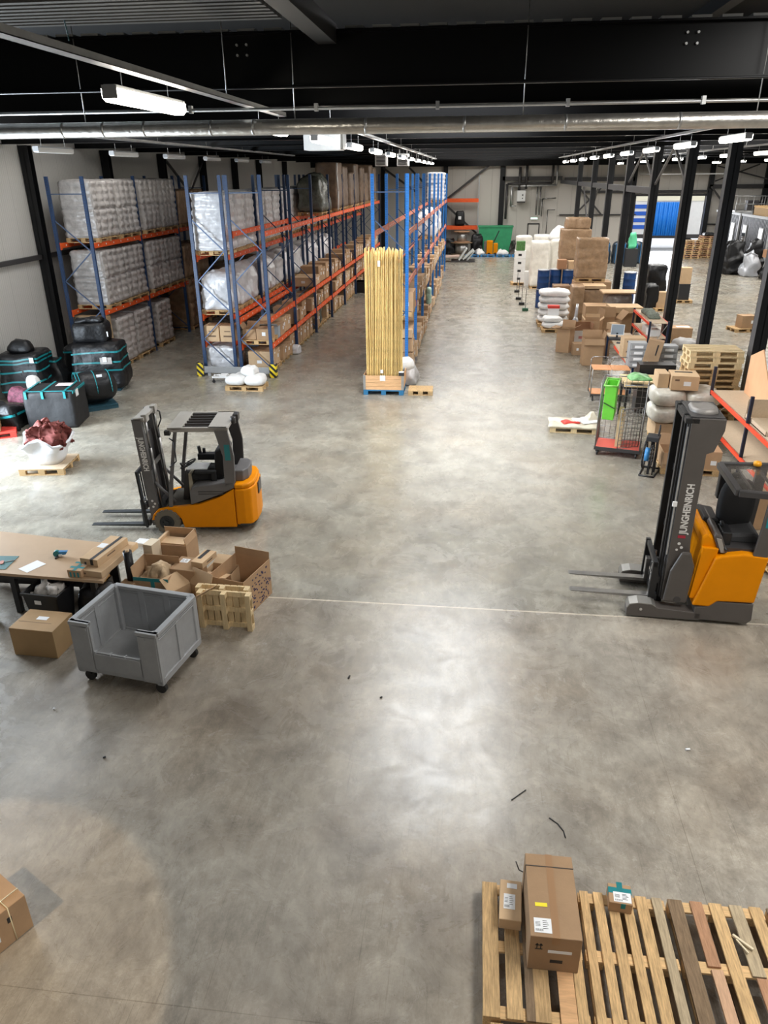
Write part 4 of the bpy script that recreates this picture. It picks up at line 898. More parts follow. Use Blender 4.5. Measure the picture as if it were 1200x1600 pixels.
def open_carton(label, w_, d, h, loc, rz=0, m=card, flaps=((0,35),(1,20),(2,30),(3,40)), fl_len=None, parts=(), group=None, cat='cardboard box', fill=None, name='open_carton'):
    """flaps: (side, outward degrees from vertical)  sides 0=-y 1=+x 2=+y 3=-x"""
    t = thing(name, label, cat, loc, rz, group); e = .008
    q = MB().box(-w_/2, w_/2, -d/2, -d/2+e, 0, h).box(-w_/2, w_/2, d/2-e, d/2, 0, h).box(-w_/2, -w_/2+e, -d/2+e, d/2-e, 0, h).box(w_/2-e, w_/2, -d/2+e, d/2-e, 0, h).box(-w_/2, w_/2, -d/2, d/2, 0, e)
    q.build('box_body', m, t)
    for s_, a in flaps:
        ln = fl_len or min(w_, d)*.48; hw = (w_ if s_ in (0, 2) else d)/2-.004
        off_ = (d if s_ in (0, 2) else w_)/2
        M = Matrix.Translation((0, 0, h)) @ Matrix.Rotation(math.radians((0,90,180,270)[s_]), 4, 'Z') @ Matrix.Translation((0, -off_+.004, 0)) @ Matrix.Rotation(math.radians(a), 4, 'X')
        MB().box(-hw, hw, -.004, .004, 0, ln, M=M).build('flap', m, t)
    if fill: fill(t, w_, d, h)
    return t
# cluster of boxes behind the pallet box
t = open_carton('wide open carton with a speckled blue side right of the table', .62, .80, .62, (-3.42, 9.66, 0), math.radians(-14), card, ((2,3),), .12)
q = MB(); R2 = random.Random(3)
for i in range(90):
    y, z = R2.uniform(-.38,.38), R2.uniform(.03,.55); q.box(.31,.3125,y-.014,y+.014,z-.011,z+.011)
q.build('speckled_print', mat('speckle_print', (.035,.03,.09), .7), t)
MB().box(-.26,.1,-.3,.0,.30,.31).build('inner_flap', cardl, t)
def pap(t, w_, d, h): lump(w_*.8, d*.8, .22, 21, .3, .10, 22, .06, .06, 6).build('crumpled_kraft_paper', mat('kraft_paper', (.50,.36,.22), .8, var=(8,.25), bump=(12,.5)), t, (0,0,h-.16))
t = open_carton('open carton of crumpled kraft paper with teal tape around its rim', .56, .46, .62, (-4.64,9.42,0), math.radians(-3), card, ((2,-5),(3,6)), .16, fill=pap)
MB().box(-.28,.285,-.233,-.23,.56,.62).box(-.0,.06,-.234,-.23,.0,.6).build('teal_tape', teal, t)
t = carton('labelled brown carton standing right of the kraft paper carton', .42, .42, .66, (-4.22,9.62,0), math.radians(-6), parts=[('label','top',-.08,.08,.13,.12),('print','front',.05,.35,.12,.05),('print','front',-.15,.2,.02,.3)], tp=False)
carton('pale carton with a black stripe lying on the labelled carton', .20, .42, .10, (-3.98,9.70,.66), math.radians(-12), cardl, parts=[('strap','top',-.03,.06,.06,.30),('print','right',.0,.05,.16,.02)], tp=False)
open_carton('low open carton with raised pale flaps behind the pallet box', .46, .40, .46, (-4.02,9.10,0), math.radians(-30), cardl, ((0,50),(1,45),(2,20),(3,50)), .26)
open_carton('open carton with a teal tape strip beside the wide open carton', .46, .30, .40, (-3.82,9.98,0), math.radians(-8), cardl, ((2,70),(0,80)), .2, fill=lambda t,w_,d,h: MB().box(-.03,.03,-.35,-.16,h-.02,h+.003).build('teal_tape', teal, t))
t = thing('stretch_film_roll', 'black roll of stretch film standing between table and cartons', 'film roll', (-5.0,9.30,0)); MB().cyl((0,0,.38),(0,0,1.0),.065,n=20).build('film', film, t); MB().cyl((0,0,.0),(0,0,1.03),.03,n=14).build('core', cardl, t)
carton('tall narrow pale carton standing beside the black film roll', .16, .24, .90, (-4.86,9.83,0), math.radians(-10), mat('cream_board', (.66,.55,.40), .7), tp=False)
carton('white flat box leaning on top behind the black film roll', .26, .18, .06, (-5.07,10.02,.745), math.radians(-5), white, tp=False)
t = open_carton('open carton of packaging furthest back beside the packing table', .55, .42, .80, (-4.60,10.15,0), math.radians(-4), card, ((2,-8),(1,-12)), .12)
MB().box(-.2,.2,-.12,.12,.5,.78).box(-.24,-.2,-.2,.2,.5,.84).build('folded_board', cardl, t)
carton('narrow brown carton stood beside the table end', .22, .30, .52, (-5.02,9.16,0), math.radians(-4), tp=False)

# ------------------------------------------------------------------ black wrapped goods and others at the left wall
def straps_on(t, w_, d, seed, amp, zs, tops=(), taper=0.0, h=1.0, m=teal, wd=.05):
    off_ = Vector((seed*5.7, seed*2.9, seed))
    def disp(p):
        k = 1-taper*(p.z/h)**2; q = Vector((p.x*k, p.y*k, p.z)); return q+noise.noise_vector(q*2.2+off_)*amp*.7
    for z in zs:
        q = MB(); P_ = []; n = 12
        for a, b in (((-1,-1),(1,-1)),((1,-1),(1,1)),((1,1),(-1,1)),((-1,1),(-1,-1))):
            for i in range(n): P_.append(((a[0]+(b[0]-a[0])*i/n)*(w_/2+.014), (a[1]+(b[1]-a[1])*i/n)*(d/2+.014)))
        N_ = len(P_); vs = []
        for dz in (-wd/2, wd/2):
            for x, y in P_:
                r_ = .10; 
                ax, ay = abs(x)-(w_/2+.014-r_), abs(y)-(d/2+.014-r_)
                if ax > 0 and ay > 0:
                    l = math.hypot(ax, ay); f = r_/l; x = math.copysign(w_/2+.014-r_+ax*min(1,f), x); y = math.copysign(d/2+.014-r_+ay*min(1,f), y)
                v = disp(Vector((x, y, z+dz+.03*math.sin(x*2)))); vs.append(v)
        q.add(vs, [(i, (i+1) % N_, N_+(i+1) % N_, N_+i) for i in range(N_)]); q.build('strap', m, t)
def black_bundle(label, w_, d, h, loc, rz, seed, zs=(), taper=.0, amp=.04, extra=None, name='black_wrapped_bundle', labelat=None, m=film, dome=0.0, rd=.12):
    t = thing(name, label, 'wrapped bundle', loc, rz)
    lump(w_, d, h, seed, taper, amp, 12, dome, rd).build('film_wrap', m, t)
    straps_on(t, w_, d, seed, amp, zs, taper=taper, h=h)
    for (x, y, z) in (labelat or ()):
        MB().box(x-.06,x+.06,y-.004,y+.004,z,z+.15).build('paper_label', paper, t)
    return t
# box-like bundle with straps over the top
t = thing('black_wrapped_bundle', 'low square black wrapped bundle with teal straps over its top', 'wrapped bundle', (-11.08, 18.22, 0), math.radians(10))
lump(1.30,1.05,1.0,31,.0,.025,12,.0,.05).build('film_wrap', mat('black_film_matte', (.008,.008,.009), .6, bump=(9,.3)), t)
for x in (-.55,-.12,.45): MB().box(x-.03,x+.03,-.56,.53,1.005,1.02).box(x-.03,x+.03,-.56,-.545,.82,1.02).build('strap', teal, t)
MB().box(-.6,.66,-.52,-.48,1.005,1.018).box(.645,.66,-.5,.5,.93,1.0).build('strap', teal, t)
MB().box(.05,.45,.0,.3,1.02,1.025).build('paper_label', mat('pink_paper', (.6,.5,.48), .7), t); MB().box(.656,.664,-.3,-.1,.80,.98).build('paper_label', paper, t)
MB().box(-.5,.5,-.4,.4,0,.02).build('pallet_edge', wood, t)
t = black_bundle('tall black strapped bundle against the left wall at the picture edge', 1.25, 1.2, 1.30, (-13.25, 20.6, .1), math.radians(8), 32, (.25,.5,.8,1.05,1.15), .08, .05, labelat=[(.45,-.62,1.08)])
lump(.7,.6,.36,33,.4,.06,12).build('top_cover', film, t, (-.05,0,1.28))
t = black_bundle('biggest black bundle with teal straps, stacked in front of the left rack', 1.55, 1.25, 1.35, (-11.55, 21.9, .1), math.radians(12), 34, (.55,.82,1.12), .1, .06, labelat=[(.3,-.68,.85)])
MB().box(.15,.5,-.66,-.655,.78,.98).build('plastic_window', sackd, t)
MB().box(-.6,.6,-.5,.5,-.1,0.02).build('pallet_base', mat('dark_teal_pallet', (.015,.07,.10), .7), t)
t = black_bundle('black wrapped box resting on top of the biggest bundle', 1.05, .8, .62, (-11.75, 22.0, 1.42), math.radians(12), 35, (), .05, .05, labelat=[(.5,-.3,.2)])
m = lump(.9,.6,.12,36,.2,.09,16); m.build('crumpled_top', film, t, (0,0,.6))
t = thing('rolled_bundle', 'barrel shaped black bundle with thin teal straps on a blue pallet', 'wrapped bundle', (-10.75, 19.75, 0), math.radians(38))
Mx = Matrix.Translation((0,0,.60)) @ Matrix.Rotation(math.radians(90), 4, 'Y') @ Matrix.Translation((0,0,-.62))
o = lump(.86,.86,1.24,37,0,.03,14,0,.38); me = o.mesh('film_wrap', film); me.transform(Mx); obj('film_wrap', me, t)
for x in (-.50,-.42,.0,.40):
    pts = [(x, .45*math.cos(a), .60+.45*math.sin(a)) for a in [PI*i/14 for i in range(-1, 16)]]
    MB().tube(pts, .013, 5).build('strap', teal, t)
MB().box(.05,.2,-.30,-.28,.93,1.0).build('paper_label', paper, t)
MB().box(-.5,.5,-.40,-.32,.0,.10).box(-.5,.5,.32,.40,.0,.10).box(-.5,.5,-.40,.40,.08,.12).build('pallet_base', mat('dark_teal_pallet', (.015,.07,.10), .7), t)
lump(.3,.5,.7,38,.3,.08,14).build('clear_film_end', mat('clear_crinkled_film', (.22,.22,.23), .15, bump=(14,.8), spec=.9), t, (-.60,0,.12))
black_bundle('lumpy black bundle standing between wall and biggest bundle', 1.0, .9, .95, (-12.9, 21.2, .1), math.radians(5), 39, (.9,), .35, .12, labelat=[(.25,-.3,.55)])
black_bundle('small black bundle with teal tape behind the lumpy one', .9, .8, 1.15, (-12.55, 22.6, .05), 0, 40, (1.0,), .05, .04)
carton('brown carton half hidden under the lumpy black bundle', .9, .5, .42, (-12.1, 19.9, 0), math.radians(10), tp=False)
black_bundle('dark heap of bagged goods at the left edge behind the red pallet', 1.0, .9, .62, (-12.3, 17.75, 0), 0, 41, (.4,), .25, .12)
t = thing('clothing_heap', 'small heap of maroon patterned fabric beside the square black bundle', 'fabric', (-12.15, 18.3, .55)); lump(.6,.5,.35,42,.3,.12,16).build('fabric', mat('maroon_print', (.12,.03,.05), .8, var=(14,.6)), t)
lump(.35,.3,.6,43,.2,.05,12).build('white_bag', bagw, None, (-11.95,18.75,.55)); tag(bpy.data.objects['white_bag'], 'pale blue white plastic bag behind the square black bundle', 'bag')
pallet('red painted pallet at the left picture edge', (-12.3, 17.0, 0), math.radians(30), wd=red)
t = thing('wooden_crate', 'small slatted wooden crate with label on the red pallet', 'crate', (-12.45, 16.95, .144), math.radians(30))
m = MB()
for z in (.02,.13,.24): m.box(-.4,.4,-.3,-.28,z,z+.09).box(-.4,.4,.28,.3,z,z+.09).box(-.4,-.38,-.3,.3,z,z+.09).box(.38,.4,-.3,.3,z,z+.09)
m.box(-.38,.38,-.28,.28,0,.25); m.build('slats', wood, t); MB().box(.02,.22,-.305,-.301,.12,.24).build('paper_label', paper, t)
# burgundy fabric in a white bag on a pallet
t = pallet('low pallet with board top under the open white bag', (-9.55, 14.95, 0), math.radians(8), 1.0, 1.0)
MB().box(-.5,.5,-.5,.5,.144,.156).build('board_top', chip, t)
t = thing('big_bag', 'open white bulk bag on a low pallet, heaped with burgundy fabric', 'bag', (-9.55, 15.0, .156), math.radians(8))
m = MB(); n = 28; vs = []; Rg = random.Random(5)
for j, (r, z) in enumerate(((.30,0),(.36,.12),(.40,.28),(.44,.44),(.50,.54),(.54,.50),(.47,.46),(.40,.30))):
    for i in range(n):
        a = 2*PI*i/n; f = lambda c: math.copysign(abs(c)**.6, c)
        k = 1+(.10*math.sin(a*5)+.06*math.sin(a*9+1))*(j > 2); zz = z+(.08*math.sin(a*3)+.05*math.sin(a*7))*(j > 2 and j < 7)
        vs.append((r*k*f(math.cos(a)), r*k*f(math.sin(a)), max(0, zz)))
m.add(vs, [(j*n+i, j*n+(i+1) % n, (j+1)*n+(i+1) % n, (j+1)*n+i) for j in range(7) for i in range(n)], 0, True); m.f.append(tuple(reversed(range(n)))); m.m.append(0); m.s.append(False)
m.build('bag_shell', mat('white_bulk_bag', (.74,.75,.78), .6, bump=(8,.4)), t)
t = thing('fabric_heap', 'crumpled burgundy cloth heaped in the open white bag', 'fabric', (-9.5, 15.05, .50), math.radians(8))
lump(.84,.74,.50,51,.25,.16,26,.05,.2,6).build('cloth', burg, t)
# ------------------------------------------------------------------ pallet racks
def upright_pair(xa, xb, h, mkey):
    k = ('up', round(xb-xa,2), h, mkey)
    if k not in CACHE:
        m = MB()
        for x, s_ in ((xa, 1), (xb, -1)):
            x -= xa
            m.box(x-.05, x+.05, -.04, -.034, 0, h).box(x-.05, x-.044, -.034, .04, 0, h).box(x+.044, x+.05, -.034, .04, 0, h)
            m.box(x-.08, x+.08, -.07, .07, 0, .012)
            z = .1
            while z < h-.05:   # perforations in the front flange
                m.box(x-.026, x-.012, -.0425, -.0402, z, z+.018, 1).box(x+.012, x+.026, -.0425, -.0402, z, z+.018, 1); z += .075
        a = m.mesh('upright', [MATS[mkey], ink])
        q = MB(); w_ = xb-xa; n = 5; dz = (h-.55)/n; z = .25
        q.bar((.05,0,.18),(w_-.05,0,.18),.03); q.bar((.05,0,h-.5),(w_-.05,0,h-.5),.03)
        i = 0; step = .92
        while z+step < h-.4:
            q.bar((.05 if i % 2 else w_-.05,0,z),(w_-.05 if i % 2 else .05,0,z+step),.032); z += step; i += 1
        CACHE[k] = (a, q.mesh('bracing', brace_m))
    return CACHE[k]
def rack(label, x0, x1, y0, nb, bay, levels, h=6.12, mkey='rack_blue', mbeam=orange):
    t = thing('pallet_rack', label, 'pallet rack', (x0, y0, 0))
    for i in range(nb+1):
        a, b = upright_pair(x0, x1, h, mkey)
        f = obj('upright_frame', a, t, (0, i*bay, 0)); obj('bracing', b, f)
    key = ('beam', bay, mbeam.name)
    if key not in CACHE:
        q = MB().box(-.025,.025,.05,bay-.05,-.075,.075).box(-.027,.027,.03,.10,-.12,.09).box(-.027,.027,bay-.10,bay-.03,-.12,.09)
        for j in range(6): q.box(.025,.0265,.35+j*.55,.40+j*.55,-.025,.025,1)
        CACHE[key] = q.mesh('beam', [mbeam, paper])
    for i in range(nb):
        for z in (levels(i) if callable(levels) else levels):
            obj('beam', CACHE[key], t, (.055, i*bay, z)); obj('beam', CACHE[key], t, (x1-x0+.0, i*bay, z))
    return t
BAY = 3.7
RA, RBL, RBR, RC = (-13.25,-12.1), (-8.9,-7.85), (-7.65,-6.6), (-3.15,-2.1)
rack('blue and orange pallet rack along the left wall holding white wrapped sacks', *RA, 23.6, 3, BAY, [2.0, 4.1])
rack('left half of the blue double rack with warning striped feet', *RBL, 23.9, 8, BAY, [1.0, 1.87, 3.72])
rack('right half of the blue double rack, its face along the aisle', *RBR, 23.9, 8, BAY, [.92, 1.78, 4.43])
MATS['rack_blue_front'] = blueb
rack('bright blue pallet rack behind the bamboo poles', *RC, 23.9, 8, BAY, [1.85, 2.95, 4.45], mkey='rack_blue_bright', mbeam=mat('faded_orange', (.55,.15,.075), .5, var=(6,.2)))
# foot protectors and barrier
stripe = bpy.data.materials.new('warning_stripes'); stripe.use_nodes = True; N, L = nodes_of(stripe)
tc = N.new('ShaderNodeTexCoord'); mp = N.new('ShaderNodeMapping'); mp.inputs['Rotation'].default_value = (0, math.radians(45), 0); L.new(tc.outputs['Object'], mp.inputs[0])
wv = N.new('ShaderNodeTexWave'); wv.inputs['Scale'].default_value = 2.1; L.new(mp.outputs[0], wv.inputs[0])
cr = N.new('ShaderNodeValToRGB'); cr.color_ramp.interpolation = 'CONSTANT'; cr.color_ramp.elements[0].color = (.8,.6,.02,1); cr.color_ramp.elements[1].position = .5; cr.color_ramp.elements[1].color = (.01,.01,.01,1)
L.new(wv.outputs[0], cr.inputs[0]); L.new(cr.outputs[0], N['Principled BSDF'].inputs['Base Color'])
for x, lb in ((-8.98, 'yellow and black striped foot guard at the left corner of the double rack'), (-6.5, 'yellow and black striped foot guard at the aisle corner of the double rack')):
    t = thing('foot_guard', lb, 'foot guard', (x, 23.55, 0)); MB().box(-.11,.11,-.02,0,0,.44).box(.09 if x > -8 else -.11,.11 if x > -8 else -.09,0,.2,0,.44).box(-.12,.12,-.06,.2,0,.015).build('guard_plate', stripe, t)
t = thing('rack_barrier', 'low grey steel barrier between the striped foot guards', 'barrier', (-7.74, 23.6, 0))
MB().box(-1.12,1.12,-.02,.02,.10,.32).build('rail', bingrey, t, bev=.01); MB().box(-1.0,-.9,-.02,.05,0,.12).box(.9,1.0,-.02,.05,0,.12).build('foot', bingrey, t)
# front clutter of the double rack
pallet('low pallet under the white bags before the double rack', (-6.98, 22.15, 0), 0, 1.2, .7)
BAGS = cached('bagA', lambda: pillow(.66,.62,.30,1,.03), 'woven_bag', bagw)
def bag(label, loc, rz=0, sc_=(1,1,1), me=None, group=None):
    o = obj('filled_bag', me or BAGS, None, loc, rz); o.scale = sc_; return tag(o, label, 'bag', group)
bag('white bag lying left on the low pallet before the double rack', (-7.27,22.1,.144))
bag('white bag lying right on the low pallet before the double rack', (-6.66,22.1,.144), .1, (1,1.05,1.1))
bag('white bag lying on top of the two on the low pallet', (-6.86,22.2,.40), -.2, (.8,.75,1.05), cached('bagB', lambda: pillow(.6,.55,.3,4,.05), 'woven_bag', bagw))
bag('flat white bag at the back of the low pallet', (-7.1,22.55,.144), 0, (1.2,.6,.9))
t = thing('white_trolley', 'small white metal frame lying before the double rack barrier', 'metal frame', (-7.95, 22.75, 0), .1)
MB().bar((-.35,0,.18),(.35,0,.18),.05).bar((-.35,.3,.18),(.35,.3,.18),.05).bar((-.3,0,.18),(-.3,.3,.18),.05).bar((.3,0,.18),(.3,.3,.18),.05).box(-.1,.12,-.02,.3,.18,.24).build('frame', white, t)
for x in (-.3,.3): MB().cyl((x,-.02,.05),(x,.02,.05),.05).bar((x,0,.05),(x,0,.18),.03).build('castor', black, t)

# loads -------------------------------------------------------------
def load(label, loc, me, mat_name='load', rz=0, group=None, pal=True, pw=(1.15,1.05), cat='wrapped pallet'):
    t = thing('wrapped_pallet', label, cat, loc, rz, group)
    if pal: pallet_parts(t, pw[0], pw[1])
    obj(mat_name, me, t, (0,0,.144 if pal else 0)); return t
S1 = cached('S1', lambda: sackload(1.15,1.62,1.72,8,4,1), 'wrapped_sacks', sackd)
S2 = cached('S2', lambda: sackload(1.15,1.62,1.72,8,4,2), 'wrapped_sacks', sackd)
S3 = cached('S3', lambda: sackload(1.12,1.12,1.72,7,3,3), 'wrapped_sacks', sackm)
S4 = cached('S4', lambda: sackload(1.12,1.12,1.55,7,3,4), 'wrapped_sacks', sackm)
LV = {0:'on the floor', 2.06:'on the lower beams', 4.16:'on the top beams'}
for z, zn in ((4.16,'top'),(2.06,'middle')):
    for i, y in enumerate((24.85,26.5,28.55,30.2)):
        load('%s white sack pallet from the front on the %s level of the wall rack' % (ORD[i], zn), (-12.62, y, z), S1 if (i+(z > 3)) % 2 else S2, 'wrapped_sacks', pw=(1.15,1.55))
for i, y in enumerate((25.15,26.65,28.6)):
    load('%s white sack pallet from the front on the floor under the wall rack' % ORD[i], (-12.62, y, 0), cached('S5', lambda: sackload(1.1,1.4,1.55,7,3,6), 'wrapped_sacks', sackd), 'wrapped_sacks', pw=(1.1,1.35))
t = thing('cardboard_sheet', 'large brown cardboard sheet box under the front of the wall rack', 'cardboard box', (-12.72, 24.05, .0)); MB().box(-.55,.55,-.15,.15,0,1.85).build('box_body', mat('cardboard_tan', (.46,.33,.19), .8), t)
for i in range(5): load('%s dark wrapped pallet deep along the wall beyond the wall rack' % ORD[i], (-12.6, 32.2+2.3*i, 0), cached('S6', lambda: sackload(1.1,1.6,2.0,6,3,9), 'load', filmcard), 'load', pw=(1.1,1.5))
for j, z in enumerate((2.06, 4.16)):
    for i in range(2): load('brown wrapped box pallet %s, %s level of the wall rack end bay' % (('nearer','farther')[i], ('middle','top')[j]), (-12.62, 31.9+i*1.6, z), cached('S7', lambda: sackload(1.1,1.3,1.3,4,3,10,.02), 'load', filmcard), 'load', pw=(1.1,1.2))
# double rack, left half
dkcard = mat('dark_wrapped_cardboard', (0.17, 0.115, 0.075), 0.4, var=(3,.35), bump=(10,.35), rnd=.25, spec=.5)
k = 0
for b in range(8):
    for i in range(3):
        y = 24.6+b*BAY+i*1.17
        if b < 5: load('white sack pallet, %s bay, %s, top left level of double rack' % (ORD[b], ('front','middle','rear')[i]), (-8.38, y, 3.78), S3 if (b+i) % 2 else cached('S3b', lambda: sackload(1.1,1.1,1.72,7,3,13), 'wrapped_sacks', sackm), 'wrapped_sacks', pw=(1.05,1.1))
        else: load('brown box pallet, %s bay, %s, top left level of double rack' % (ORD[b], ('front','middle','rear')[i]), (-8.38, y, 3.78), cached('S8', lambda: sackload(1.1,1.1,1.9,5,3,14,.03), 'load', dkcard), 'load', pw=(1.05,1.1))
LU = [cached('LU%d' % i, lambda i=i: lump(1.08,1.12,1.05,60+i,.12,.09,16,.18,.16,2.6), 'wrapped_bags', sackm) for i in range(3)]
for b in range(5):
    for i in range(3):
        load('irregular white wrapped pallet, %s bay, %s, second left level of double rack' % (ORD[b], ('front','middle','rear')[i]), (-8.38, 24.6+b*BAY+i*1.17, 1.93), LU[(b+i) % 3], 'wrapped_bags', pw=(1.05,1.1))
def wb(label, w_, d, h, loc, rz=0, m=card, group=None, lab=True, seed=0):
    """rack carton: body with closing seam and label as one small mesh"""
    k = ('rb', w_, d, h, m.name, lab, seed % 3)
    if k not in CACHE:
        q = MB().box(-w_/2,w_/2,-d/2,d/2,0,h); q.box(-w_/2-.002,w_/2+.002,-.03,.03,h-.10,h+.002,1)
        if lab:
            q.box(w_/2,w_/2+.004,-.12+.07*(seed % 3),.02+.07*(seed % 3),h*.4,h*.4+.12,2); q.box(-.10,.06,-d/2-.004,-d/2,h*.35,h*.35+.10,2)
            q.box(w_/2,w_/2+.003,d/2-.14,d/2-.03,h*.7,h*.7+.05,2)
        CACHE[k] = q.mesh('carton', [m, tape, paper])
    return tag(obj('carton', CACHE[k], None, loc, rz), label, 'cardboard box', group)
for i, x in enumerate((-8.62,-8.08)):
    o = carton('tan carton with printed text, %s of two on the low shelf end' % ('left','right')[i], .50,.6,.52,(x,24.3,1.06),0,cardl,tp=False,parts=[('print','front',0,.18,.28,.05),('print','front',0,.34,.2,.03)])
load('white ribbed wrapped pallet on the floor at the left front corner', (-8.38,24.6,0), cached('LF', lambda: sackload(1.0,1.1,.75,2,9,71,.03,26), 'wrapped_bags', sackm), 'wrapped_bags', pw=(1.05,1.1))
DIM = [(.86,.52,.44),(.80,.70,.62),(.84,.44,.55),(.88,.60,.36),(.78,.66,.50)]
SIDE = {'RBR': (-7.12,'double rack'), 'RC': (-2.44,'bamboo rack')}
def fill(nm, bays, z, hmax, lvn, npb=5, skip=()):
    xc, rn = SIDE[nm]; rr = random.Random(int(z*100)+len(nm))
    for b in bays:
        y = 23.9+b*BAY+.10; j = 0
        while y < 23.9+(b+1)*BAY-.35 and j < npb:
            w_, d, h = DIM[rr.randrange(5)]; h = min(h*rr.choice((1.1,1.35,.95)), hmax); h = round(h/.06)*.06
            if y+d > 23.9+(b+1)*BAY-.05: break
            if (b, j) not in skip:
                o = wb('%s, %s bay, %s from front, %s' % (('brown carton','labelled carton','tan carton')[j % 3], ORD[b], ORD[j], lvn), w_, d, h, (xc+rr.uniform(.02,.08), y+d/2, z), rr.uniform(-.04,.04), cardl if rr.random() < .3 else card, seed=j)
            y += d+.06; j += 1
# floor pallets with cartons, right half
for b in range(7):
    for i in range(3): pallet('floor pallet under cartons, %s bay, %s, double rack aisle side' % (ORD[b], ('front','middle','rear')[i]), (-7.12, 24.6+b*BAY+i*1.17, 0), 0, .95, 1.05, wd=wood)
SKB = {(2,2),(2,3)}
fill('RBR', range(7), .147, .62, 'floor of double rack aisle side', 6, SKB)
fill('RBR', range(7), 1.0, .62, 'low shelf of double rack aisle side', 6, {(0,0),(0,1),(1,3),(3,1)})
fill('RBR', range(2,8), 1.86, .95, 'second shelf of double rack aisle side', 5)
pallet('pallet on the low shelf at the front of the double rack', (-7.12, 24.5, .98), 0, .98, 1.0)
open_carton('open brown carton with raised lid on the low shelf pallet', .44,.5,.34,(-7.36,24.35,1.124),0,card,((2,40),(3,30)),.22)
carton('brown carton with white label beside the open one on the shelf pallet', .46,.6,.36,(-6.88,24.35,1.124),0,parts=[('plain','front',.02,.2,.12,.12)],tp=False)
open_carton('light blue grey lined open box on the low shelf', .7,.7,.38,(-7.0,25.45,1.0),.05,mat('blue_grey_board', (.36,.42,.47), .7),((0,60),),.2)
o = lump(.8,.6,1.0,81,.2,.08,14,.1,.15).build('green_grey_bundle', greenfilm, None, (-7.0,32.6,.15)); tag(o, 'grey green film wrapped bundle on the floor in the third bay', 'wrapped bundle')
o = lump(.7,.5,.6,82,.2,.08,14,.1,.15).build('white_film_heap', sackm, None, (-6.95,28.5,.16)); o.location=(-6.55,27.2,0); o.scale=(.5,.8,.5); tag(o, 'small white film heap by the second upright of the double rack', 'plastic film')
# upper loads, right half
t = load('dark green grey wrapped pallet high on the aisle side of the double rack', (-7.12,34.6,4.5), cached('GG', lambda: lump(1.1,2.4,1.3,83,.15,.10,10,.25,.2), 'wrapped_goods', greenfilm), 'wrapped_goods', pw=(1.05,2.3))
for i, (y, h) in enumerate(((38.2,2.0),(39.8,1.8),(42.0,2.0),(43.6,1.6),(45.8,2.0),(47.4,1.8),(49.6,2.0),(51.2,2.0))):
    load('%s tall brown stack from the front on top of the double rack' % ORD[i], (-7.12,y,4.5), cached('TB%d' % (i % 3), lambda i=i: sackload(1.05,1.4,(2.0,1.85,1.6)[i % 3],5,2,90+i,.03,9), 'load', dkcard), 'load', pw=(1.05,1.35))
t = thing('white_cord_bundle', 'vertical white film edge hanging beside the green grey pallet', 'plastic film', (-6.56,37.3,4.6)); MB().tube([(0,0,0),(.02,.0,.8),(-.02,0,1.5),(0,0,2.0)], .04).build('film_edge', bagw, t)
# rack C contents
for b in range(8):
    for i in range(2): pallet('floor pallet, %s bay, %s under the bamboo rack' % (ORD[b], ('front','rear')[i]), (-2.62, 24.8+b*BAY+i*1.6, 0), 0, .95, 1.2)
fill('RC', range(7), .147, 1.0, 'floor of bamboo rack', 6)
fill('RC', range(1,7), 1.92, .80, 'low shelf of bamboo rack', 5, {(1,2)})
for b in range(0,7):
    y = 24.4+b*BAY; rr = random.Random(b)
    for i in range(2):
        h = round(rr.uniform(.4,.7),2)
        wb('upper carton of a two high stack, %s bay, %s, floor of bamboo rack' % (ORD[b], ('front','rear')[i]), .8,.9,h,(-2.58,y+.2+i*1.5,1.16),rr.uniform(-.05,.05),seed=i) if b in (1,2,4) else None
pallet('pallet under the labelled carton on the front shelf of the bamboo rack', (-2.44,24.7,1.92), 0, 1.0, 1.1)
carton('big brown carton with white label on the front shelf of the bamboo rack', 1.0,1.0,.62,(-2.42,24.7,2.064),0,parts=[('plain','front',.30,.25,.12,.12),('strap','front',0,.02,.9,.02)],tp=False)
for i, (z, w_, m_) in enumerate(((.2,.9,card),(.9,.86,card),(1.34,.80,cardl))):
    wb('%s carton of the front stack right behind the bamboo crate' % ('lowest','middle','topmost')[i], w_, .8, (.66,.40,.26)[i], (-2.34,24.35,z-.05), .03, m_)
o = lump(.5,.8,.55,84,.3,.12,14,.1,.12).build('crumpled_film', mat('clear_crinkled_film2', (.45,.43,.42), .2, bump=(14,.8), spec=.8), None, (-1.95,23.2,0)); tag(o, 'crumpled clear film heap on the floor right of the bamboo crate', 'plastic film')
bag('white bag squeezed between bamboo crate and rack', (-2.1,23.1,.45), .4, (.9,.9,1.3))
t = thing('green_white_bag', 'green and white printed bag hanging over the aisle edge of the bamboo rack', 'bag', (-1.98,33.4,.9)); lump(.25,.5,.7,85,.1,.04,14,0,.1).build('bag', mat('greenwhite', (.35,.5,.42), .5, var=(5,.6)), t)
for i in range(1): load('%s white wrapped load at the far top of the bamboo rack' % 'single', (-2.62,50.2+i*4.2,4.5), cached('S4', None, '', None), 'wrapped_sacks', pw=(1.0,1.1))
for i in range(2): load('%s grey wrapped load on the bamboo rack middle level' % ('nearer','farther')[i], (-2.62,41.2+i*4.1,3.02), cached('LU0', None, '', None), 'wrapped_bags', pw=(1.0,1.1))
t = thing('black_crate', 'small black crate on the floor at the far foot of the double rack', 'crate', (-6.35,43.2,0)); MB().box(-.3,.3,-.4,.4,0,.6).box(-.33,.33,-.43,.43,.52,.6).build('crate_shell', black, t)

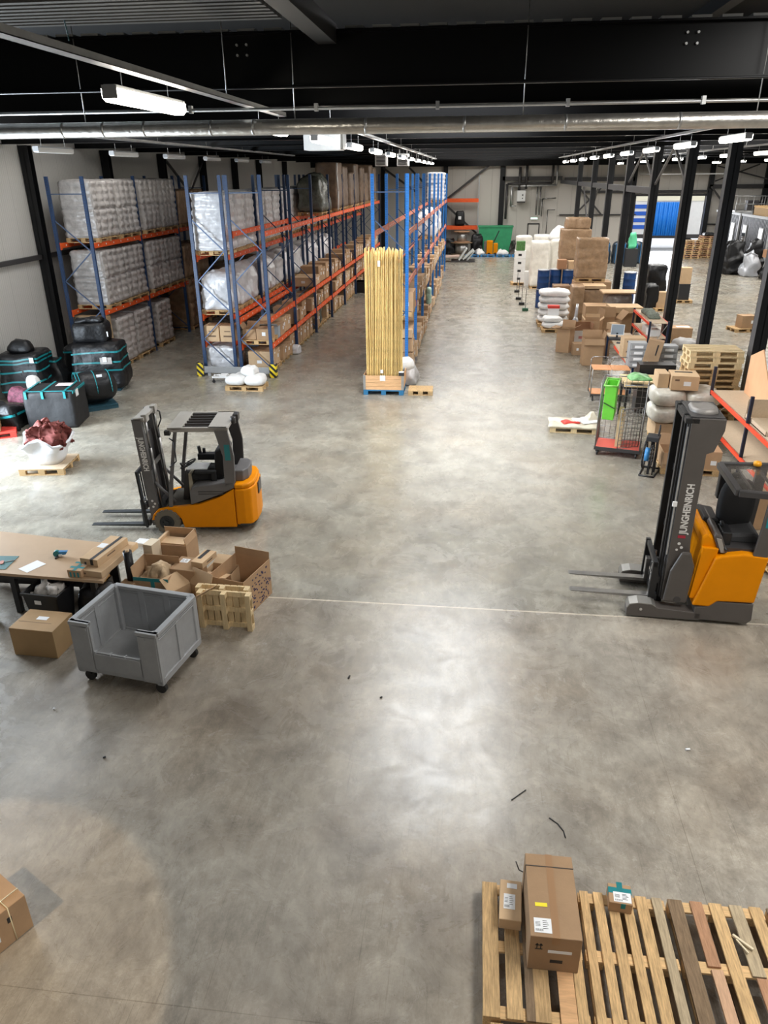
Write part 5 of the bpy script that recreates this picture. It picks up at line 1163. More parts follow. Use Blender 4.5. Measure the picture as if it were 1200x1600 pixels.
# bamboo poles in their crate ------------------------------------------
t = thing('pallet_collar_crate', 'wooden collar crate on a blue pallet holding the bamboo poles', 'crate', (-2.62, 22.35, 0), math.radians(1))
W, D = .61, .60
m = MB()
for z in (.16,.27,.38,.49): m.box(-W,W,-D,-D+.02,z,z+.105).box(-W,W,D-.02,D,z,z+.105).box(-W,-W+.02,-D,D,z,z+.105).box(W-.02,W,-D,D,z,z+.105)
m.build('collar_boards', crate_w, t, bev=.003)
for sx in (-1,1):
    m = MB(); x0, x1 = sorted((sx*(W+.004), sx*(W-.07))); m.box(x0,x1,-D-.004,-D+.001,.16,.61); x0, x1 = sorted((sx*(W+.004), sx*(W-.002))); m.box(x0,x1,-D,-D+.12,.16,.61); m.build('corner_hinge', galv, t)
m = MB(); bp_ = mat('pallet_blue', (.02,.15,.30), .6)
for x in (-W,-.07,W-.14): m.box(x,x+.14,-D,-D+.14,.02,.12).box(x,x+.14,D-.14,D,.02,.12).box(x,x+.14,-.07,.07,.02,.12)
m.box(-W,W,-D,D,.12,.16).box(-W,-W+.14,-D,D,0,.02).box(-.07,.07,-D,D,0,.02).box(W-.14,W,-D,D,0,.02); m.build('blue_pallet', bp_, t)
MB().box(-.10,.06,-D-.008,-D,.44,.60).build('paper_label', paper, t)
t = thing('label_box', 'small black and white device hooked on the right rim of the bamboo crate', 'device', (-2.06,21.72,.62)); MB().box(-.08,.08,-.06,.06,0,.10).build('device_body', ink, t); MB().box(-.07,.07,-.065,.05,.10,.12).build('pale_top', paper, t)
def pole(L_, r, seed):
    rr = random.Random(seed); prof = [(r,0)]; z = .2
    while z < L_-.1:
        k = 1-.12*z/L_; prof += [(r*k,z-.010),(r*k*1.14,z),(r*k*.92,z+.010),(r*k,z+.03)]; z += rr.uniform(.28,.36)
    prof.append((r*.87, L_)); return MB().lathe(prof, 8).mesh('bamboo_pole', bamboo_m)
PL = [pole(3.95+.03*i, .0205+.001*(i % 3), i) for i in range(5)]
rb = random.Random(11)
for j in range(3):
    for i in range(21 if j == 0 else 20):
        x = -3.17+.065+i*.0525+.024*(j % 2); y = 21.86+j*.06
        tx = (x+2.62)*-.012+rb.uniform(-.007,.007); ty = rb.uniform(-.003,.003)
        o = obj('bamboo_pole', PL[rb.randrange(5)], None, (x, y, .165)); o.rotation_euler = (ty-.0, tx, rb.uniform(0,6))
        tag(o, '%s pale yellow bamboo pole from the left in the front row of the crate' % (ORD+['twenty-first'])[i] if j == 0 else 'pale yellow bamboo pole hidden behind the front row in the collar crate', 'bamboo pole', 'bamboo poles in the collar crate')
tag(MB().box(-.035,.035,-.004,.004,0,.16).build('paper_label', paper, None, (-2.72,21.81,3.72)), 'small white paper tag taped high on the bamboo poles', 'paper label')
tag(MB().box(-.04,.04,-.01,.01,0,.10).build('paper_label', paper, None, (-2.66,21.80,.66)), 'small white paper tag at the foot of the bamboo poles', 'paper label')
pallet('small display pallet lying on the aisle floor right of the bamboo crate', (-1.50, 22.1, 0), math.radians(2), .74, .62)
# ------------------------------------------------------------------ goods right of the aisle
# thin marker stands on the floor
for i, (x, y) in enumerate(((2.5,37.4),(2.42,39.2),(2.34,40.9),(2.38,43.6),(2.5,48.0))):
    t = thing('marker_stand', '%s thin rod on a small block from the camera, left of the drums' % ORD[i], 'stand', (x, y, 0), 0, 'thin marker stands')
    MB().box(-.14,.14,-.12,.12,0,.12).build('base_block', black if i else mat('dark_green', (.02,.10,.05), .6), t); MB().cyl((0,0,.1),(0,0,1.05),.014,n=6).build('rod', greyd, t)
# stack of long white bags
pallet('pallet under the stack of long white bags', (3.45,33.7,0), 0, 1.3, 1.1)
for i in range(5):
    o = obj('filled_bag', cached('LB', lambda: pillow(1.32,1.05,.30,7,.04), 'woven_bag', bagw), None, (3.45+.02*(i % 2), 33.7, .144+.275*i)); tag(o, '%s long white bag from the floor in the stack before the blue drums' % ORD[i], 'bag', 'stacked long white bags')
pallet('pallet under the low white bags in front of the bag stack', (3.5,32.3,0), 0, 1.25, .8)
o = obj('filled_bag', cached('LB2', lambda: pillow(1.25,.75,.26,8,.04), 'woven_bag', bagw), None, (3.52,32.3,.144)); tag(o, 'lower low white bag in front of the bag stack', 'bag')
o = obj('filled_bag', cached('LB3', lambda: pillow(.8,.6,.24,9,.04), 'woven_bag', bagw), None, (3.30,32.3,.39)); tag(o, 'upper short white bag in front of the bag stack', 'bag')
t = thing('white_box', 'small white box with red lid on the white bags', 'box', (3.35,32.55,.62)); MB().box(-.22,.22,-.15,.15,0,.3).build('box_body', white, t); MB().box(-.24,.24,-.17,.17,.3,.40).build('lid', red, t)
# blue drums
def drum_me():
    p = [(0.27,0),(.29,.02),(.285,.06),(.285,.28),(.295,.30),(.285,.32),(.285,.58),(.295,.60),(.285,.62),(.285,.86),(.29,.89),(.27,.90)]
    return MB().lathe(p, 20).mesh('drum_body', drum_m)
DR = drum_me(); DL = MB().cyl((0,0,.885),(0,0,.905),.262,n=20).cyl((0,0,.87),(0,0,.885),.297,n=20).mesh('lid_ring', galv)
def drum(label, loc):
    t = thing('drum', label, 'drum', loc, 0, 'blue drums'); obj('drum_body', DR, t); obj('lid_ring', DL, t)
drum('blue drum on the floor at the front left corner of the drum stack', (3.32,38.4,0)); drum('blue drum stacked on the front left one', (3.34,38.4,.91))
for i, (x, y) in enumerate(((3.95,38.75),(4.55,38.6),(5.15,38.7),(5.75,38.7),(7.3,37.6))):
    n = ('second','third','fourth','fifth','separate rightmost')[i]
    drum('%s blue drum from the left, on the floor behind the cartons' % n, (x,y,0)); drum('%s blue drum from the left, upper layer behind the cartons' % n, (x,y,.91))
# wrapped white loads far back
SW = mat('cream_film_load', (.74,.71,.64), .35, var=(6,.10), bump=(10,.4), rnd=.05, spec=.7)
LW = [cached('LW%d' % i, lambda i=i: sackload(.95,1.1,2.45,5,6,120+i,.03,12), 'wrapped_load', SW) for i in range(2)]
for lb, x, y, me, z in (('tall cream film wrapped load nearest the drums',3.65,45.6,LW[0],0),('tall cream wrapped load furthest left in the far group',2.95,49.3,LW[1],0),('tall cream wrapped load behind the brown cartons',4.85,46.4,LW[1],0),('tall cream wrapped load between the two nearest cream loads',4.1,50.2,LW[0],0),('wide cream wrapped load under the rounded white bag',5.0,49.6,LW[0],0)):
    load(lb, (x,y,z), me, 'wrapped_load', pw=(.95,1.1))
o = lump(1.25,1.1,.6,130,.4,.08,12,.25,.25).build('white_bag', bagw, None, (4.9,48.0,2.5)); tag(o, 'rounded white bag on top of the cream wrapped loads', 'bag'); o.location = (4.9,48.4,2.45)
load('cream wrapped load directly beneath the rounded white bag', (4.9,48.0,0), cached('LW9', lambda: sackload(1.1,1.1,2.25,5,6,125,.03,12), 'wrapped_load', SW), 'wrapped_load', pw=(1.0,1.1)); o.location = (4.9,48.0,2.40)
pallet('pallet under the low white boxes at the far left of the cream loads', (2.6,46.9,0), 0, .9, .9)
for i in range(4):
    q = MB().box(-.32,.32,-.3,.3,0,.44).box(-.12,.08,-.303,-.3,.15,.28,1); o = q.build('white_carton', [white, ink], None, (2.62,46.9,.144+.45*i)); tag(o, '%s white carton from the floor in the column under the green crate' % ORD[i], 'cardboard box', 'white carton column')
t = thing('green_crate', 'small green crate on top of the white carton column', 'crate', (2.62,46.9,1.95)); MB().box(-.25,.25,-.25,.25,0,.5).build('crate_shell', mat('crate_green', (.06,.16,.04), .7, var=(12,.5)), t)
t = thing('white_carton_pair', 'low white wrapped carton beside the carton column', 'cardboard box', (3.2,46.6,0)); MB().box(-.28,.28,-.3,.3,.0,.8).build('box_body', white, t)
# brown wrapped stacks
BW = lambda w_, d, h, r_, c_, s_: sackload(w_, d, h, r_, c_, s_, .035, 14, .01, False)
load('tall brown wrapped stack with narrow top, behind the front one', (4.95,40.6,1.95), cached('BW1', lambda: BW(1.45,1.0,1.45,3,2,140), 'wrapped_cartons', filmcard), 'wrapped_cartons', pw=(1.3,1.0))
t = thing('wrapped_carton_layer', 'brown wrapped layer crowning the tall stack with narrow top', 'wrapped cartons', (5.0,40.6,3.56)); obj('wrapped_cartons', cached('BW2', lambda: BW(1.15,.9,.5,1,2,141), 'wrapped_cartons', filmcard), t)
load('brown wrapped base stack beneath the narrow topped one', (4.95,40.6,0), cached('BW3', lambda: BW(1.4,1.0,1.78,3,2,142), 'wrapped_cartons', filmcard), 'wrapped_cartons', pw=(1.35,1.0))
load('tall square brown wrapped stack standing on two cartons', (5.25,36.5,1.55), cached('BW4', lambda: BW(1.35,1.0,1.72,4,2,143), 'wrapped_cartons', filmcard), 'wrapped_cartons', pw=(1.3,1.0))
WF = filmcard
def wcart(label, w_, d, h, loc, rz=0, m=None, lab=False): return wb(label, w_, d, h, loc, rz, m or card, None, lab)
wcart('left brown carton directly under the tall square wrapped stack', .80,1.0,.72,(4.95,36.45,.82))
wcart('right brown carton directly under the tall square wrapped stack', .80,1.0,.72,(5.80,36.45,.82), lab=True)
wcart('lower left brown carton at the foot of the square wrapped stack', .84,1.0,.80,(4.93,36.45,0)); wcart('lower right brown carton at the foot of the square wrapped stack', .84,1.0,.80,(5.82,36.45,0))
carton('brown wrapped carton with round white label right of the blue drums', .78,.8,.80,(4.06,36.8,.50),0,filmcard,tp=False,parts=[('plain','front',-.1,.45,.13,.16)])
wcart('brown carton under the one with the round white label', .8,.85,.5,(4.06,36.8,0))
load('slim brown film wrapped stack behind the silver roll', (4.52,34.6,0), cached('BW5', lambda: BW(.55,.9,1.45,3,1,145), 'wrapped_cartons', filmcard), 'wrapped_cartons', pw=(.55,.9))
wcart('small brown carton left on top of the drums, reddish side', .42,.5,.42,(4.2,38.7,1.83), m=mat('cardboard_red_brown', (.36,.19,.10), .8)); wcart('pale brown carton right on top of the drums', .70,.5,.36,(4.85,38.7,1.83), m=cardl)
load('brown and dark wrapped goods stack in front of the square stack', (5.25,34.8,0), cached('BW6', lambda: BW(.95,.9,1.28,2,2,146), 'wrapped_cartons', filmcard), 'wrapped_cartons', pw=(.95,.9))
wcart('flat tan carton lid on the stack in front of the square stack', .95,.9,.12,(5.25,34.8,1.46), m=cardl)
carton('long low brown carton, left one of the pair behind the loose boxes', 1.05,.9,.95,(5.15,32.6,.12),0,card,tp='x'); pallet('pallet under the left long low brown carton', (5.15,32.6,0), 0, 1.0, .9)
bpy.data.objects  # right one of the pair
carton('long low brown carton, right one of the pair behind the loose boxes', .85,.9,.98,(6.15,32.0,.0),0,card,tp=False)
carton('wide flat tan carton lying on the right long carton', 1.25,1.0,.22,(6.05,31.5,.99),.05,cardl,tp=False)
t = load('greyish film wrapped pile capped by a flat board, beside a dark column', (6.1,33.4,0), cached('BW7', lambda: lump(1.2,.9,1.25,147,.1,.08,12,.05), 'wrapped_goods', mat('grey_brown_film', (.22,.19,.17), .25, var=(6,.3), bump=(9,.6), spec=.7)), 'wrapped_goods', pw=(1.1,.9))
wcart('flat cardboard sheet capping the greyish film wrapped pile', 1.45,1.0,.05,(6.1,33.4,1.46), m=cardl)
t = thing('foil_roll', 'upright crinkled silver film roll beside the white bags', 'film roll', (4.25,32.2,0)); lump(.34,.3,.55,148,.3,.05,16,.1,.1).build('loose_film', mat('silver_film', (.5,.5,.52), .2, metal=.5, bump=(12,.8)), t); MB().cyl((0,0,.3),(.03,0,1.15),.09,.05,n=12).build('roll', mat('silver_film', (.5,.5,.52)), t)
# loose open cartons
open_carton('tall open carton with flaps out at the left of the loose box pile', .50,.55,.85,(3.45,28.4,0),math.radians(-25),card,((0,70),(1,60),(2,10),(3,85)),.26)
t = open_carton('reddish brown open carton standing behind the white labelled panel', .70,.5,.78,(4.08,28.9,0),math.radians(4),mat('cardboard_red_brown', (.36,.19,.10), .8),((2,-15),(1,10)),.2)
MB().box(-.33,.33,-.262,-.254,.28,.72).build('white_panel', white, t); MB().box(-.14,.14,-.266,-.262,.42,.52).build('red_print', mat('pinkish_print', (.6,.25,.22), .7), t)
carton('small brown carton on the floor under the white labelled panel', .62,.4,.42,(3.98,27.9,0),math.radians(3),tp=False,parts=[('plain','front',-.15,.22,.08,.09),('plain','front',.16,.25,.15,.1)])
carton('small white upright box standing before the brown cartons', .30,.18,.42,(4.12,27.35,0),math.radians(8),white,tp=False)
open_carton('tallest plain open carton in front of the bench', .68,.50,.92,(4.15,26.35,0),math.radians(2),card,((0,150),(2,5),(1,15)),.22)
open_carton('small open tan carton with flaps up on the loose box pile', .55,.45,.40,(4.55,29.6,.55),math.radians(-8),cardl,((0,30),(1,50),(2,20),(3,40)),.2)
wcart('tan carton beneath the small open one on the loose box pile', .72,.6,.54,(4.5,29.6,0), m=cardl)
open_carton('large open carton with raised side flap right of the pile', .75,.7,.88,(5.3,30.3,0),math.radians(10),card,((3,-10),(2,20),(1,40)),.4)
open_carton('open carton squeezed between bench and tall plain carton', .40,.55,.70,(4.72,27.9,0),math.radians(12),card,((0,60),(1,30),(3,70)),.2)
wcart('brown carton on the floor behind the tall plain carton', .5,.5,.5,(4.6,28.6,0)); carton('tilted pale carton lying on the bench end', .35,.3,.22,(5.1,28.2,.88),.6,cardl,tp=False)
# packing bench with display
t = thing('packing_bench', 'chipboard topped bench with a red front edge beside the cartons', 'bench', (5.15,25.0,0))
m = MB(); m.prism([(-.42,2.4),(-.42,.6),(-.52,-2.6),(.42,-2.6),(.42,2.4)], .86, .90, axis='z'); m.build('bench_top', chip, t); MB().box(-.46,-.42,-2.4,.4,.78,.86).build('front_beam', orangeb, t)
for x in (-.35,.38):
    for y in (-2.4,2.3): MB().box(x-.03,x+.03,y-.03,y+.03,0,.86).build('leg', blue, t)
t = thing('monitor', 'small grey screen on a black base standing on the bench', 'monitor', (4.92,26.3,.90), math.radians(-12))
M = Matrix.Translation((0,.05,.12)) @ Matrix.Rotation(math.radians(-18), 4, 'X'); MB().box(-.22,.22,-.02,.02,0,.36,M=M).build('frame', paper, t); MB().box(-.20,.20,-.024,-.02,.02,.34,M=M).build('screen', mat('screen_grey', (.28,.33,.38), .2), t); MB().box(-.25,.2,-.3,.1,0,.05).bar((0,.08,0),(0,.06,.2),.06).build('stand', ink, t)
t = thing('keyboard', 'black keyboard lying in front of the small screen', 'keyboard', (5.05,25.55,.90), math.radians(-15)); MB().box(-.25,.25,-.09,.09,0,.025).build('keyboard_body', ink, t)
carton('lower tan carton of two stacked on the bench', .66,.5,.30,(4.92,23.6,.90),.03,cardl,tp=False,parts=[('print','front',-.2,.2,.08,.05)]); carton('upper tan carton of two stacked on the bench', .66,.5,.30,(4.92,23.6,1.205),.03,cardl,tp=False,parts=[('print','front',-.2,.2,.08,.05)])
# orange shelving between bench and columns
def shelfunit(label, x0, x1, y0, y1, zs, h, post=blue, top=chip, beam=orangeb, mids=()):
    t = thing('shelving', label, 'shelving', (x0, y0, 0)); W, D = x1-x0, y1-y0
    for x in (0, W):
        for y in (0, D, *mids): MB().box(x-.03,x+.03,y-.03,y+.03,0,h).build('post', post, t)
    for z in zs:
        MB().box(.03,W-.0,0,D,z-.02,z).build('shelf', top, t); MB().box(-.035,.0,.03,D-.03,z-.08,z).build('front_beam', beam, t); MB().box(W,W+.03,.03,D-.03,z-.08,z).build('rear_beam', beam, t)
    for y in (0, D): MB().bar((0,y,zs[0]),(W,y,zs[-1]),.02).build('brace', galv, t)
    return t
shelfunit('small red edged shelving unit with clutter beside the dark column', 5.9,6.5,26.0,28.8,[.5,1.0,1.5],1.55,post=mat('dark_navy', (.01,.015,.035), .5))
tag(lump(.4,1.4,.12,150,.2,.08,14,.03,.04).build('netting', mat('green_grey_mesh', (.16,.18,.14), .8, var=(20,.4)), None, (6.2,27.4,1.5)), 'loose grey green netting lying on the small shelving unit', 'netting')
for i, (y, z) in enumerate(((26.5,1.0),(27.2,1.0),(26.6,.5))): carton('small white box, %s on the small shelving unit' % ('front middle level','rear middle level','front lower level')[i], .35,.45,.22,(6.15,y,z),.1,white,tp=False)
# orange topped trolley
t = thing('trolley', 'two deck trolley with orange boards and tube handles', 'trolley', (4.03,21.9,0), math.radians(-2))
for z in (.22,.93): MB().box(-.52,-.005,-.30,.30,z,z+.02).box(.005,.52,-.30,.30,z,z+.02).build('deck', mat('orange_board', (.72,.33,.14), .5), t)
for x in (-.53,0,.53):
    for y in (-.30,.30): MB().cyl((x,y,.14),(x,y,.95),.014,n=6).build('post', metal, t)
for a, b in ((-.53,-.02),(.02,.53)): MB().tube([(a,.30,.93),(a,.30,1.12),(a+.06,.30,1.18),(b-.06,.30,1.18),(b,.30,1.12),(b,.30,.93)], .014).build('handle', metal, t)
MB().box(-.53,.53,-.31,.31,.17,.22).build('base_frame', greyd, t)
for x in (-.45,.45):
    for y in (-.25,.25): MB().cyl((x-.02,y,.06),(x+.02,y,.06),.06,n=12).bar((x,y,.06),(x,y,.18),.03).build('castor', black, t)
# roll cage with lime bag
def grid(m, O, U, V_, nu, nv, r=.006, rf=.012):
    O, U, V_ = Vector(O), Vector(U), Vector(V_)
    for i in range(nu+1): m.cyl(O+U*i/nu, O+U*i/nu+V_, rf if i in (0, nu) else r, n=5)
    for j in range(nv+1): m.cyl(O+V_*j/nv, O+V_*j/nv+U, rf if j in (0, nv) else r, n=5)
    return m
t = thing('roll_cage', 'wire roll cage trolley with red base', 'roll cage', (3.56,17.25,0), math.radians(-14))
W, D = .50, .36
MB().box(-W,W,-D,D,.16,.20).build('base_deck', mat('red_base', (.62,.10,.07), .55), t); MB().box(-W-.02,W+.02,-D-.02,-D,.13,.21).box(-W-.02,W+.02,D,D+.02,.13,.21).box(-W-.02,-W,-D,D,.13,.21).box(W,W+.02,-D,D,.13,.21).build('base_frame', greyd, t)
grid(MB(), (-W,-D,.2),(0,2*D,0),(0,0,1.55),7,12).build('side_grid', chrome, t); grid(MB(), (W,-D,.2),(0,2*D,0),(0,0,1.55),7,12).build('side_grid', chrome, t)
grid(MB(), (-W,D,.2),(2*W,0,0),(0,0,1.55),8,10).build('rear_grid', chrome, t); grid(MB(), (0,-D+.02,.2),(W*.9,.32,0),(0,0,.95),7,10).build('folded_gate', chrome, t)
MB().tube([(-W,-D,1.75),(-W,-D,.2)], .014).tube([(W,-D,1.75),(W,-D,.2)], .014).tube([(0,-D,1.72),(W,-D,1.75)], .010).build('front_post', chrome, t)
for x in (-W+.06,W-.06):
    for y in (-D+.04,D-.04): MB().cyl((x-.02,y,.065),(x+.02,y,.065),.065,n=12).box(x-.04,x+.04,y-.03,y+.03,.08,.16).build('castor', black, t)
t = thing('lime_bag', 'bright lime green bag hanging open inside the roll cage', 'bag', (3.30,17.30,.78), math.radians(-14))
q = MB(); q.box(-.16,-.14,-.33,.33,.15,.88).box(.08,.10,-.33,.33,.1,.88).box(-.16,.10,-.35,-.33,.1,.88).box(-.16,.10,.33,.35,.1,.88).box(-.14,.08,-.33,.33,.1,.18); q.build('bag_shell', lime, t, bev=.02)
MB().tube([(-.18,-.36,.90),(.11,-.36,.90),(.11,.36,.90),(-.18,.36,.90),(-.18,-.36,.90)], .02).build('rim', mat('rim_green', (.22,.55,.10), .5), t); MB().bar((-.16,-.36,.50),(.10,-.36,.38),.015).build('black_band', ink, t)
tag(lump(.55,.45,.10,152,.3,.08,16,.04,.04).build('green_film', mat('green_tinted_film', (.16,.36,.14), .3, var=(9,.4), bump=(10,.6)), None, (3.86,17.35,1.76)), 'crumpled green tinted film lying over the top of the roll cage', 'plastic film')
t = thing('board_bundle', 'narrow bundle of pale boards standing inside the roll cage', 'boards', (3.55,17.3,.2), math.radians(-14)); MB().box(-.05,.05,-.25,.2,0,.85).box(.06,.09,-.25,.15,0,.75).build('boards', mat('pale_pine', (.66,.50,.28)), t)
# low pallet with film and papers
pallet('low pale pallet with film and papers left of the roll cage', (2.72,18.95,0), math.radians(-5), 1.2, .8, wd=mat('pale_pine', (.66,.50,.28)))
tag(lump(1.28,.88,.05,153,.1,.05,12,.0,.02).build('clear_film', mat('cream_clear_film', (.62,.56,.44), .25, bump=(9,.6)), None, (2.70,18.95,.146), math.radians(-5)), 'sheet of clear film spread over the low pale pallet', 'plastic film')
tag(lump(.3,.3,.22,154,.7,.08,20,.0,.02).build('film_peak', mat('cream_clear_film', (.62,.56,.44)), None, (3.2,19.1,.20)), 'raised peak of clear film at the right of the low pallet', 'plastic film')
t = thing('red_white_cloth', 'red and white packaging scrap on the low film covered pallet', 'packaging', (2.62,18.85,.20), .3); lump(.45,.3,.05,155,.2,.05,20,0,.02).build('red_piece', red, t); lump(.4,.35,.05,156,.2,.05,20,0,.02).build('white_piece', paper, t, (.35,.15,0)); lump(.5,.2,.04,157,.2,.05,20,0,.02).build('white_piece', paper, t, (.5,-.12,0))
# bags of fibre on boxes
pallet('pallet under the fibre bags right of the roll cage', (5.15,18.3,0), 0, 1.2, .9)
for i, x in enumerate((4.80,5.48)): wcart('%s brown carton under the clear fibre bags' % ('left','right')[i], .62,.85,.42,(x,18.2,.144), m=cardl)
for i, (x, z) in enumerate(((4.72,.57),(5.50,.57),(4.72,.98),(5.50,.98))):
    o = obj('fibre_bag', cached('FB%d' % (i % 2), lambda i=i: pillow(.80,.95,.44,160+i,.03), 'fibre_bag', bagclear), None, (x,18.1,z)); tag(o, '%s clear bag of pale fibre right of the roll cage' % ('lower left','lower right','upper left','upper right')[i], 'bag', 'clear bags of pale fibre')
carton('brown carton with open slot on top of the fibre bags', .62,.62,.34,(5.02,18.0,1.42),math.radians(-5),cardl,tp=False,parts=[('strap','top',0,.1,.4,.1),('plain','front',.05,.16,.16,.1),('print','front',-.18,.24,.1,.04)])
carton('pale cardboard block left of the slotted carton', .25,.5,.34,(4.55,18.15,1.42),0,cardl,tp=False)
pallet('light pallet standing raised behind the roll cage', (4.55,19.9,1.0), 0, 1.1, .8, wd=mat('pale_pine', (.66,.50,.28)))
t = thing('black_table', 'black table base holding the raised light pallet', 'table', (4.6,20.0,0)); MB().box(-.6,.7,-.4,.45,.93,1.0).build('tabletop', black, t)
for x in (-.5,.6):
    for y in (-.35,.38): MB().box(x-.03,x+.03,y-.03,y+.03,0,.93).build('leg', black, t)
t = thing('black_crate', 'long black crate behind the raised light pallet', 'crate', (5.05,20.75,1.0)); MB().box(-.5,.45,-.2,.2,0,.35).build('crate_shell', black, t); MB().box(-.5,.45,-.2,.2,-1.0,0).build('support', greyd, t)
t = carton('tall tilted brown carton with black slot beside grey drawers', .42,.22,.92,(4.98,21.6,.92),math.radians(-12),card,tp=False,parts=[('strap','front',.08,.66,.035,.3),('yellow','right',.0,.72,.12,.14),('plain','front',-.05,.25,.09,.10)]); t.rotation_euler = (math.radians(3), math.radians(9), math.radians(-14)); t.location = (5.0,21.6,.93)
for j, (x, y) in enumerate(((4.78,22.25),(5.55,21.9))):
    t = thing('drawer_cabinet', 'grey small parts drawer stack %s of the tilted carton' % ('left','right')[j], 'drawers', (x,y,.90)); MB().box(-.24,.24,-.18,.2,0,.72).build('cabinet_body', bingrey, t)
    for k in range(4):
        o = MB().box(-.21,.21,-.22,-.18,.03+k*.175,.17+k*.175).build('drawer', bingrey, t); MB().box(-.12,.12,-.225,-.22,.06+k*.175,.13+k*.175).build('paper_label', paper, o)
    if j: MB().box(-.3,.3,-.25,.25,-.9,0).build('stand', greyd, t)
# tall pallet stack
for i in range(15):
    pallet('%s pallet from the floor in the tall stack of empty pallets' % ORD[i], (5.88+R.uniform(-.02,.02)+(.0 if i > 8 else .03), 18.95+R.uniform(-.02,.02), .1445*i), R.uniform(-.012,.012), 1.24, .8, 'stack of empty pallets', wd=mat('pale_pine', (.66,.50,.28)) if i > 11 else wood)
# red edged shelving at the right edge
shelfunit('red edged chipboard shelving behind the reach truck', 5.62,6.46,13.2,17.7,[.72,1.45],2.0,post=mat('dark_navy', (.01,.015,.035), .5), mids=(1.95,))
t = thing('plywood_sheet', 'orange toned plywood sheet leaning upright on the red edged shelving', 'board', (6.30,16.3,1.452), 0); MB().prism([(-.6,0),(1.25,0),(1.25,.85),(.6,1.12)], -.012, .012, axis='x').build('board', mat('plywood_orange', (.72,.40,.22), .6, var=(2,.08)), t)
t = thing('chipboard_box', 'open chipboard tray on the upper red edged shelf', 'tray', (6.05,14.9,1.452)); MB().box(-.38,.36,-.6,.6,0,.02).box(-.38,-.36,-.6,.6,0,.10).box(.34,.36,-.6,.6,0,.4).box(-.38,.36,.58,.6,0,.4).build('tray_body', chip, t)
carton('brown carton at the right picture edge beyond the shelving', .5,.5,.7,(5.3,13.4,.0),0,tp=False)
# reel stand
t = thing('cable_reel', 'black framed hose reel with blue core beside the roll cage', 'reel', (4.02,15.95,0), math.radians(-20))
ring = [(0, .30*math.cos(2*PI*i/20), .42+.30*math.sin(2*PI*i/20)) for i in range(21)]
MB().tube([(x-.13,y,z) for x,y,z in ring], .022).tube([(x+.02,y,z) for x,y,z in ring], .022).build('reel_rim', black, t)
MB().cyl((-.12,0,.42),(.0,0,.42),.15,n=20).build('blue_core', cablue, t)
MB().tube([(.10,-.2,.03),(.10,-.05,.85),(.10,.12,1.08),(.10,.22,1.0),(.10,.12,.80)], .014).build('handle', black, t); MB().box(-.12,.14,-.2,.12,.78,.88).build('top_housing', ink, t, bev=.01)
MB().tube([(-.15,-.30,.02),(.15,-.30,.02),(.2,.30,.02),(-.15,.30,.02),(-.15,-.30,.02)], .02).bar((0,-.1,0),(0,0,.8),.05).bar((.1,.1,0),(.1,0,.8),.05).build('stand', black, t)
# box pallet in front of the bags
pallet('pallet carrying open cartons between hose reel and reach truck mast', (4.90,16.25,0), math.radians(-2), 1.25, .8)
open_carton('wide open brown carton on the pallet right of the hose reel', .58,.62,.36,(4.58,16.15,.144),math.radians(-3),card,((0,160),(2,10)),.25)
wcart('tan carton with greenish tape behind the open one right of the hose reel', .50,.25,.52,(4.50,16.62,.144), m=cardl)
carton('upright pale carton partly behind the tall mast', .34,.4,.62,(5.02,16.4,.144),math.radians(8),cardl,tp=False,parts=[('plain','front',-.05,.25,.1,.1)])
carton('brown carton on the pallet right of the tall mast', .34,.5,.42,(5.34,16.1,.144),math.radians(-4),parts=[('plain','front',.02,.16,.12,.1)],tp=False)
# pallets with sacks glimpsed behind the reach truck
for i in range(3): pallet('%s pallet from the floor behind the reach truck at right edge' % ORD[i], (5.55,11.6,.1445*i), .1, 1.2, .8)
load('grey sacks on the low pallets behind the reach truck', (5.55,11.6,.434), cached('GS', lambda: lump(1.1,.75,.3,170,.1,.08,14,.05), 'sacks', bagw), 'sacks', pal=False)

# ------------------------------------------------------------------ right hall, beyond the columns
pallet('pallet with one brown carton just beyond the second dark column', (8.1,30.6,0), 0, 1.0, .8); carton('brown carton with white lid edge just beyond the dark columns', .8,.7,.42,(8.1,30.6,.144),0,parts=[('label','top',.1,0,.5,.3)],tp=False)
tag(lump(.9,.7,.3,171,.2,.1,12,.05).build('grey_tarpaulin', mat('grey_tarp', (.35,.34,.33), .5, bump=(8,.5)), None, (8.0,29.2,0)), 'crumpled grey sheet on the floor before the single carton pallet', 'sheet')
pallet('pallet with a carton alone on the open floor at far right', (11.3,33.0,0), .2, 1.1, .8); carton('lone brown carton with white label on its pallet at far right', .62,.5,.5,(11.35,33.0,.144),.2,parts=[('plain','front',.15,.25,.13,.13)])
for i, (x, y, h) in enumerate(((8.95,39.6,1.95),(8.5,38.2,1.2))):
    t = thing('black_wrapped_stack', ('tall','short')[i]+' black wrapped stack standing beyond the dark columns', 'wrapped bundle', (x,y,0)); lump(.95 if not i else .6,.9,h,172+i,.15,.10,10,.05).build('film_wrap', film, t)
pallet('pallet with tan cartons before the black wrapped stacks', (9.0,38.0,0), .2, .9, .8)
for i, (w_, z) in enumerate(((.55,0),(.42,.36))): wcart('%s tan carton of two before the black wrapped stacks' % ('lower','upper')[i], w_,.45,.36,(9.0,38.0,.144+z), m=cardl)
pallet('pallet under the black and brown stack beyond the third column', (10.6,40.6,0), 0, .9, .8); t = thing('black_drum_box', 'black box under a tan carton beyond the dark columns', 'box', (10.6,40.6,.144)); MB().box(-.26,.26,-.3,.3,0,.78).build('box_body', ink, t); wcart('tan carton standing on the black box beyond the columns', .5,.5,.78,(10.6,40.6,.925), m=cardl)
